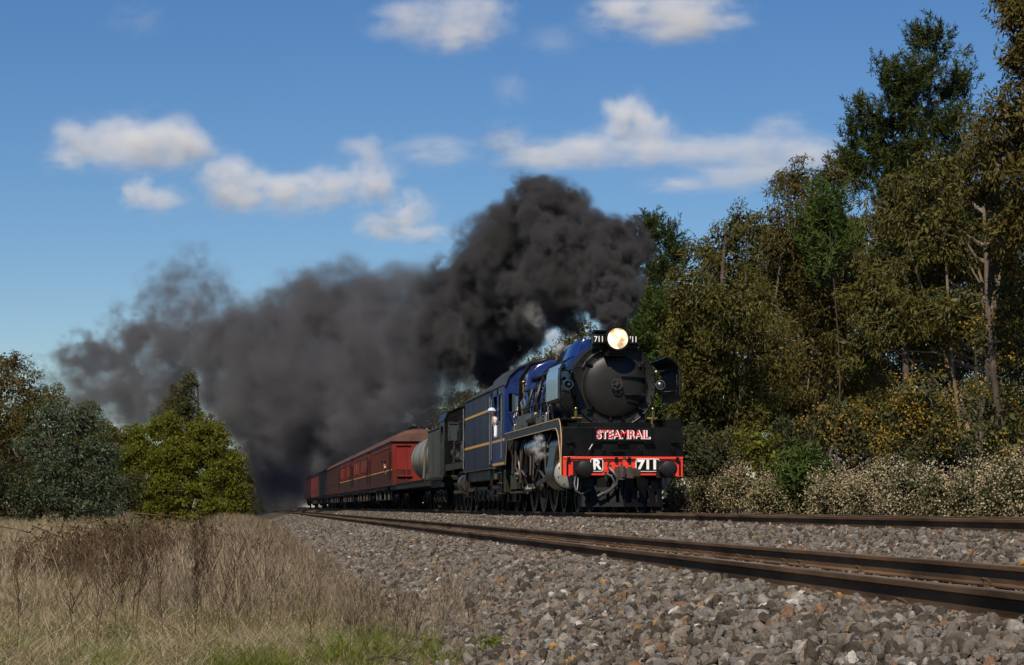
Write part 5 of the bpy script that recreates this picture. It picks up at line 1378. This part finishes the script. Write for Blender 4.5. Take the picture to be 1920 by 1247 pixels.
def weed(k, m):
    r = random.Random(500 + k); q = B()
    h = r.uniform(0.8, 1.1)
    pts = [(r.gauss(0, .02)*i, r.gauss(0, .02)*i, h*i/4) for i in range(5)]
    q.tube(pts, 0.0055, 3, 0, 0.002)
    for j in range(16):
        t = r.uniform(0.35, 1.0); z = h*t; a = r.uniform(0, 6.28); l_ = r.uniform(0.06, 0.2)*(1.25 - t)*1.3
        x0, y0 = pts[min(4, int(t*4))][0], pts[min(4, int(t*4))][1]
        q.tube([(x0, y0, z), (x0 + math.cos(a)*l_*0.5, y0 + math.sin(a)*l_*0.5, z + l_*0.8), (x0 + math.cos(a)*l_*0.7, y0 + math.sin(a)*l_*0.7, z + l_*1.5)], 0.003, 3, 0, 0.0018)
    return q.mesh('weed_%02d' % k, m)
def field(n, x0, x1, y0, y1, near=10.0):
    p = np.stack([rng.uniform(x0, x1, n), rng.uniform(y0, y1, n)], -1)
    p = np.concatenate([p, gz(p[:, 0], p[:, 1])[:, None] - 0.06], -1)
    return p[in_view(p, 0.05, near)]
def patch(p, f, ph): return 0.5 + 0.5*np.sin(p[:, 0]*f + ph)*np.cos(p[:, 1]*f*0.55 + ph*2.1)
straw = [tuft(k, 34, 0.40, 0.0034, 0.07, 0.34, LM['straw'], 0.45) for k in range(6)]
P = np.concatenate([field(34000, -8, 1.45, 11, 32), field(16000, -12, 1.3, 32, 60), field(9000, -14, 1.2, 60, 140), field(6000, 0.0, 1.6, 12.3, 17.5)])
low = np.clip((P[:, 0] + 0.5)/1.6, 0, 1)
keep = rng.uniform(size=len(P)) < (1 - 0.55*low) * (0.35 + 0.65*patch(P, 1.9, 0.4))
# the strip nearest the ballast is dry weeds rather than straw
P = P[keep]; low = low[keep]; n = len(P)
sc_ = rng.uniform(0.45, 1.1, n) * (1 - 0.55*low) * np.clip(0.62 + (P[:, 1] - 14)/45, 0.6, 1.4)
scatter('dry_grass', P, np.stack([rng.normal(0, .12, n), rng.normal(0, .12, n), rng.uniform(0, 6.28, n)], -1), np.stack([sc_*1.1, sc_*1.1, sc_], -1), rng.integers(0, 6, n), straw, 'dry straw-coloured grass covering the ground on the left', 'grass')
green = [tuft(20 + k, 46, 0.26, 0.0026, 0.06, 0.35, LM['green'], 0.4) for k in range(4)]
P = np.concatenate([field(17000, -6, 1.4, 11, 26), field(5000, -9, 0.5, 26, 50)])
g_ = np.full(len(P), 0.05)
for px, py, rad, k_ in ((480, 1248, 0.26, 0.9), (545, 1258, 0.14, 0.6), (340, 1150, 0.45, 0.28), (240, 1120, 0.5, 0.26), (360, 1110, 0.18, 0.7), (640, 1235, 0.15, 0.3), (60, 1240, 0.3, 0.25), (190, 1250, 0.25, 0.3), (420, 1190, 0.25, 0.3)):
    s_ = (py - 951) / 1.04; c_ = place(px, py, s_)
    g_ = np.maximum(g_, k_ * np.exp(-(((P[:, 0] - c_.x)/rad)**2 + ((P[:, 1] - c_.y)/(rad*3.0))**2)))
P = P[rng.uniform(size=len(P)) < g_]; n = len(P)
sc_ = rng.uniform(0.6, 1.25, n)
scatter('green_grass', P, np.stack([rng.normal(0, .12, n), rng.normal(0, .12, n), rng.uniform(0, 6.28, n)], -1), np.stack([sc_, sc_, sc_], -1), rng.integers(0, 4, n), green, 'fresh green grass patches at the bottom left', 'grass')
weeds = [weed(k, LM['stalk']) for k in range(8)]
P = np.concatenate([field(2300, -0.9, 1.15, 18, 60, 14), field(110, 0.8, 1.9, 16, 21, 14), field(700, -5, 0, 17, 50, 14), field(2500, -1.2, 1.1, 60, 120)])
n = len(P)
sc_ = rng.uniform(0.42, 0.85, n) * (1 - 0.35*np.clip(P[:, 0], 0, 1))
scatter('dead_weeds', P, np.stack([rng.normal(0, .10, n), rng.normal(0, .10, n), rng.uniform(0, 6.28, n)], -1), np.stack([sc_, sc_, sc_], -1), rng.integers(0, 8, n), weeds, 'grey-brown dead weed stems along the foot of the ballast', 'weeds')
dark_weeds = [weed(30 + k, M['cane']) for k in range(6)]
P = np.concatenate([field(110, -1.6, 1.0, 16, 34, 14), field(60, -5, -1, 16, 30, 14), field(18, 0.9, 1.9, 16, 20, 14), field(300, -1.2, 1.1, 34, 80)])
n = len(P); sc_ = rng.uniform(0.5, 0.95, n) * (1 - 0.3*np.clip(P[:, 0], 0, 1))
scatter('dark_weed_stalks', P, np.stack([rng.normal(0, .08, n), rng.normal(0, .08, n), rng.uniform(0, 6.28, n)], -1), np.stack([sc_*1.25, sc_*1.25, sc_], -1), rng.integers(0, 6, n), dark_weeds, 'thin dark brown weed stalks standing above the dry grass', 'weeds')
# two taller single weeds and a small green plant
for px, py, s, h, lab in ((372, 1185, 205, 0.92, 'tall dark dead weed left of its taller neighbour in the grass'), (396, 1165, 195, 1.02, 'tallest dark dead weed standing in the middle of the grass')):
    p = place(px, py, s); w = thing('dead_weed', lab, 'weed', (p.x, p.y, float(gz(p.x, p.y)) - 0.03))
    q = B()
    for k in range(3):
        ox = random.uniform(-.05, .05)
        q.tube([(ox, 0, 0), (ox*1.2 + random.uniform(-.03, .03), 0, h*0.5), (ox*2 + random.uniform(-.04, .04), 0, h*random.uniform(0.85, 1))], 0.010, 5, 0, 0.005)
        for j in range(34):
            t = random.uniform(0.15, 1); a = random.uniform(0, 6.28); l_ = random.uniform(0.03, 0.12)
            q.tube([(ox*(1 + t), 0, h*t*0.95), (ox*(1 + t) + math.cos(a)*l_*0.5, math.sin(a)*l_*0.5, h*t*0.95 + l_*0.9)], 0.005, 3, 0, 0.003)
    q.obj('stem', M['cane'], w)
p = place(928, 1222, 270); fb_ = place(725, 1236, 280)
B().tube([(-0.14, 0.02, 0.03), (-0.05, 0, 0.06), (0.06, -0.02, 0.05), (0.15, 0.01, 0.02)], 0.014, 6, 0, 0.008).tube([(0.0, -0.01, 0.05), (0.08, -0.03, 0.09)], 0.008, 5, 0, 0.004).one('fallen_stick', M['bark_dark'], None, loc=(fb_.x, fb_.y, float(gz(fb_.x, fb_.y)) + 0.02))
tag(bpy.data.objects['fallen_stick'], 'dark fallen stick lying in the short straw at the bottom edge', 'stick')
w = thing('green_plant', 'small low green plant where the grass meets the ballast', 'plant', (p.x, p.y, float(gz(p.x, p.y)) - 0.03))
cen = rng.normal(0, 1, (260, 3))*np.array([0.08, 0.08, 0.03]) + np.array([0, 0, 0.05])
quads('leaves', leaf_quads(cen, rng.normal(size=(260, 3)) + np.array([0, 0, .5]), rng.uniform(0.02, 0.045, 260), 0.018), LM['green'], w)
B().tube([(0, 0, 0), (0.01, 0, 0.06)], 0.006, 5).obj('stem', M['cane'], w)

# ------------------------------------------------------------------ signals at the end of the line
for px, py, s, lab in ((475, 890, 12.6, 'distant red signal light left of the line beside the lime wattle'), (519, 890, 8.4, 'distant red signal light seen between the tracks')):
    p = place(px, py, s); b = float(gz(p.x, p.y))
    sg = thing('railway_signal', lab, 'signal', (p.x, p.y, b), group='distant red signals')
    h = p.z - b
    B().cyl((0, 0, 0), (0, 0, h + 0.3), 0.09, 0.07, n=10).box(-0.35, 0.35, -0.05, 0.05, h - 0.75, h - 0.7).obj('mast', M['underframe'], sg)
    hd_ = B().box(-0.28, 0.28, -0.14, -0.10, h - 0.6, h + 0.6).cyl((0, -0.14, h), (0, -0.34, h), 0.15, n=14, caps=False).obj('signal_head', M['black'], sg)
    B().cyl((0, -0.15, h), (0, -0.17, h), 0.13, n=16).obj('lamp', M['red_lamp'], hd_)

# ------------------------------------------------------------------ smoke, steam, clouds: soft puffs of real volume
def puff_mat(name, col, absorb=1.0, aniso=0.0, nscale=2.2, lo=0.42, hi=0.75, k=0.55, detail=4, step=1.0, rough=0.6, edge=0.45, amp=1.0):
    m = bpy.data.materials.new(name); m.use_nodes = True
    n, l = m.node_tree.nodes, m.node_tree.links
    n.clear()
    out = n.new('ShaderNodeOutputMaterial'); pv = n.new('ShaderNodeVolumePrincipled')
    pv.inputs['Color'].default_value = (*col, 1); pv.inputs['Anisotropy'].default_value = aniso
    tc = n.new('ShaderNodeTexCoord'); oi = n.new('ShaderNodeObjectInfo')
    ln = n.new('ShaderNodeVectorMath'); ln.operation = 'LENGTH'; l.new(tc.outputs['Object'], ln.inputs[0])
    off = n.new('ShaderNodeVectorMath'); off.operation = 'SCALE'; off.inputs[0].default_value = (37.0, 71.0, 13.0); l.new(oi.outputs['Random'], off.inputs['Scale'])
    ad = n.new('ShaderNodeVectorMath'); ad.operation = 'ADD'; l.new(tc.outputs['Object'], ad.inputs[0]); l.new(off.outputs[0], ad.inputs[1])
    nz = n.new('ShaderNodeTexNoise'); nz.inputs['Scale'].default_value = nscale; nz.inputs['Detail'].default_value = detail; nz.inputs['Roughness'].default_value = rough
    l.new(ad.outputs[0], nz.inputs['Vector'])
    # noise + k*(1-r) through a soft threshold, faded to nothing at the rim
    f = n.new('ShaderNodeMath'); f.operation = 'SUBTRACT'; f.inputs[0].default_value = 1.0; l.new(ln.outputs['Value'], f.inputs[1])
    nc_ = n.new('ShaderNodeMath'); nc_.operation = 'MULTIPLY_ADD'; nc_.inputs[1].default_value = amp; nc_.inputs[2].default_value = 0.5 - 0.5*amp; l.new(nz.outputs[0], nc_.inputs[0])
    a = n.new('ShaderNodeMath'); a.operation = 'MULTIPLY_ADD'; a.inputs[1].default_value = k; l.new(f.outputs[0], a.inputs[0]); l.new(nc_.outputs[0], a.inputs[2])
    mr = n.new('ShaderNodeMapRange'); mr.interpolation_type = 'SMOOTHSTEP'; mr.inputs[1].default_value = lo; mr.inputs[2].default_value = hi; l.new(a.outputs[0], mr.inputs[0])
    me_ = n.new('ShaderNodeMapRange'); me_.interpolation_type = 'SMOOTHSTEP'; me_.inputs[1].default_value = 0.0; me_.inputs[2].default_value = edge; l.new(f.outputs[0], me_.inputs[0])
    d = n.new('ShaderNodeMath'); d.operation = 'MULTIPLY'; l.new(mr.outputs[0], d.inputs[0]); l.new(me_.outputs[0], d.inputs[1])
    sp = n.new('ShaderNodeSeparateColor'); l.new(oi.outputs['Color'], sp.inputs[0])
    d2 = n.new('ShaderNodeMath'); d2.operation = 'MULTIPLY'; l.new(d.outputs[0], d2.inputs[0]); l.new(sp.outputs[0], d2.inputs[1])
    d3 = n.new('ShaderNodeMath'); d3.operation = 'MULTIPLY'; d3.inputs[1].default_value = 4.0; l.new(d2.outputs[0], d3.inputs[0])
    l.new(d3.outputs[0], pv.inputs['Density'])
    l.new(pv.outputs[0], out.inputs['Volume'])
    m.cycles.volume_step_rate = step
    return m
ico = bpy.data.meshes.new('puff')
bm = bmesh.new(); bmesh.ops.create_icosphere(bm, subdivisions=3, radius=1.0); bm.to_mesh(ico); bm.free()
def puffs(root, m, items, dens):
    me = ico.copy(); me.name = 'puff'; me.materials.append(m)
    for it in items:
        px, py, rpx, s = it[:4]; rpx = rpx*1.22
        asp = it[4] if len(it) > 4 else 1.0
        dk = it[5] if len(it) > 5 else 1.0
        p = place(px, py, s); r = rpx / s
        o = bpy.data.objects.new('puff', me); C.objects.link(o); o.parent = root
        o.location = p - root.location; o.scale = (r, r*min(1.4, max(0.9, asp)), r*asp)
        o.rotation_euler = (0, 0, random.uniform(-0.3, 0.3))
        v = dens * dk / r / 4.0
        o.color = (v, v, v, 1)
SMK = puff_mat('coal_smoke', (0.115, 0.112, 0.116), nscale=2.1, lo=0.62, hi=0.92, k=0.66, detail=6, step=0.9, rough=0.6, amp=2.3, edge=0.45)
HAZ = puff_mat('drifting_smoke', (0.185, 0.182, 0.192), nscale=1.9, lo=0.56, hi=1.0, k=0.62, detail=6, step=1.1, rough=0.62, amp=2.2, edge=0.55)
RAG = puff_mat('ragged_smoke', (0.20, 0.198, 0.21), nscale=2.0, lo=0.74, hi=1.2, k=0.6, detail=7, step=1.0, rough=0.66, amp=3.0, edge=0.7)
STM = puff_mat('white_steam', (0.95, 0.95, 0.95), nscale=1.8, lo=0.6, hi=1.0, k=0.5, detail=5, step=1.2, amp=2.6, edge=0.7)
CLD = puff_mat('cumulus', (0.995, 0.995, 0.998), aniso=-0.1, nscale=1.7, lo=0.58, hi=1.30, k=0.75, detail=8, step=0.8, rough=0.6, amp=2.7, edge=0.8)

pl0 = place(1152, 615, 79)
sm = thing('smoke_plume', 'thick dark grey smoke plume rising from the blue locomotive chimney', 'smoke', pl0)
tag(sm, kind='stuff')
puffs(sm, SMK, [(1150,596,34,78), (1158,560,48,77), (1150,510,66,75), (1165,460,62,74), (1105,455,72,72), (1125,555,50,74), (1060,500,90,68), (1040,410,78,66), (1000,380,60,64,1,0.6), (985,460,100,62),
                (1010,560,80,64), (930,480,90,57,1,0.6), (930,560,95,56), (870,560,90,49,1,0.8), (860,640,90,47,1,0.8), (900,650,90,50,1,0.8), (1060,580,50,67,1,0.5)], 11.0)
s2 = thing('smoke_puff', 'billowing smoke puff rising from the hidden second locomotive behind the cab', 'smoke', place(905, 700, 54))
tag(s2, kind='stuff')
puffs(s2, SMK, [(912,700,30,54), (925,670,44,54), (950,640,46,53.5), (905,635,50,53), (935,605,50,52), (985,635,40,54,1,0.5)], 9.0)
s3 = thing('drifting_smoke', 'long bank of drifting dark smoke above the red carriages', 'smoke', place(600, 951, 20))
tag(s3, kind='stuff')
puffs(s3, HAZ, [(800,600,110,38,1,0.7), (800,700,100,36,1,0.7), (740,560,90,32,0.8,0.6), (720,660,130,28), (700,740,110,26), (640,590,110,24), (610,680,140,21), (590,790,120,20,0.8,1.5), (680,800,90,22,0.7,1.2),
                (560,590,90,19), (520,680,130,17), (490,770,120,16), (450,620,80,15,0.8,0.8), (430,700,100,15), (530,850,100,14), (540,920,100,12.5,0.8,0.8), (500,930,80,11.5,0.7,0.8), (760,760,80,30,0.7,0.6), (640,850,80,17,0.6,1.0)], 5.2)
s4 = thing('thin_smoke', 'thin ragged smoke drifting over the trees on the left', 'smoke', place(250, 951, 12))
tag(s4, kind='stuff')
puffs(s4, RAG, [(330,640,90,13,1,0.8), (255,640,90,12,1,0.9), (330,545,95,12.5,0.9,0.3), (365,520,80,13,1,0.22), (290,570,80,12,0.9,0.3), (400,560,80,13.5,0.9,0.35), (250,740,110,12,0.8,0.9), (170,670,80,11.5,0.9,0.7), (110,690,70,11,0.8,0.4), (180,760,90,11,0.7,0.5), (330,740,100,13,0.9,1.0), (390,640,60,14,1,0.8)], 7.0)
puffs(s4, HAZ, [(300,700,130,12.6,0.7,0.22), (210,730,130,11.6,0.6,0.2), (140,740,110,11,0.5,0.14), (350,640,110,13.4,0.8,0.22)], 5.2)
st_ = thing('steam_leak', 'white steam leaking beside the left cylinder of the blue locomotive', 'steam', place(1012, 845, 77)); tag(st_, kind='stuff')
puffs(st_, STM, [(1010,822,12,78.5), (1004,838,14,78.5), (1012,852,13,78.5), (1018,834,9,78.5)], 0.9)
st2 = thing('steam_wisp', 'pale steam wisp behind the blue dome casing', 'steam', place(1045, 640, 68)); tag(st2, kind='stuff')
puffs(st2, STM, [(1048,652,16,70), (1036,632,18,69), (1020,610,24,67,1,0.5), (1000,590,30,65,1,0.35)], 1.1)

CL = [('broad white cloud left of the smoke with a rounded crown', [(430,345,56,0.9), (475,360,60,0.6), (550,362,70,0.55,0.9), (630,355,70,0.6,0.9), (700,345,52,0.8)]),
      ('flat greyish cloud at the upper left', [(150,265,58,0.7,0.8), (220,258,75,0.55,0.9), (300,262,80,0.65), (350,275,52,0.8,0.9), (125,300,45,0.5,0.5), (250,285,90,0.4,0.6)]),
      ('small faint cloud below the flat upper left cloud', [(255,360,34,0.9,0.7), (300,375,60,0.45,0.5)]),
      ('small white cloud just left of the smoke top', [(765,395,46,0.8,0.9), (725,425,52,0.5,0.9), (800,440,60,0.3,0.5)]),
      ('grey-white cloud at the top edge left of centre', [(760,40,72,0.5,0.6), (840,38,85,0.6,0.8), (900,35,60,0.7,0.6), (860,75,50,0.5,0.6)]),
      ('large white cloud cut by the top edge right of centre', [(1160,25,70,0.5,0.8), (1240,20,100,0.5), (1310,18,80,0.6,0.9), (1260,55,75,0.35,0.7), (1370,40,45,0.4,0.3)]),
      ('upright puffy cloud above the smoke', [(1175,222,46,1.0,0.9), (1215,245,50,0.9,0.8), (1150,275,90,0.42,0.7), (1080,285,80,0.4,0.6), (1245,285,80,0.4,0.6), (1020,295,70,0.35,0.5)]),
      ('long faint cloud right of the puffy one', [(1340,280,90,0.4,0.5), (1440,285,90,0.5,0.6), (1530,292,90,0.4,0.6), (1400,330,110,0.25,0.5), (1280,345,80,0.2,0.45), (1470,235,55,0.4,0.25)]),
      ('small faint cloud above the smoke left of the puffy cloud', [(945,265,46,0.7,0.5), (985,290,80,0.35,0.5)]),
      ('faint veil of cloud above the left smoke', [(690,285,52,0.6,0.4), (820,285,75,0.35,0.45)]),
      ('tiny thin cloud wisp in the upper left sky', [(258,35,50,0.6,0.10)]),
      ('tiny slanting cloud wisp in the upper middle sky', [(1040,75,58,0.5,0.13)]),
      ('tiny thin cloud wisp in the middle of the sky', [(955,165,36,0.9,0.12)])]
for k, (lab, it) in enumerate(CL):
    s = 1.7 + 0.05*(k % 5)
    cl_ = thing('cloud', lab, 'cloud', place(it[0][0], it[0][1], s), group='scattered clouds')
    puffs(cl_, CLD, [(q[0], q[1], q[2]*1.35, s*(1 + 0.004*j), *(q[3:] if len(q) > 3 else ())) for j, q in enumerate(it)], 2.0)
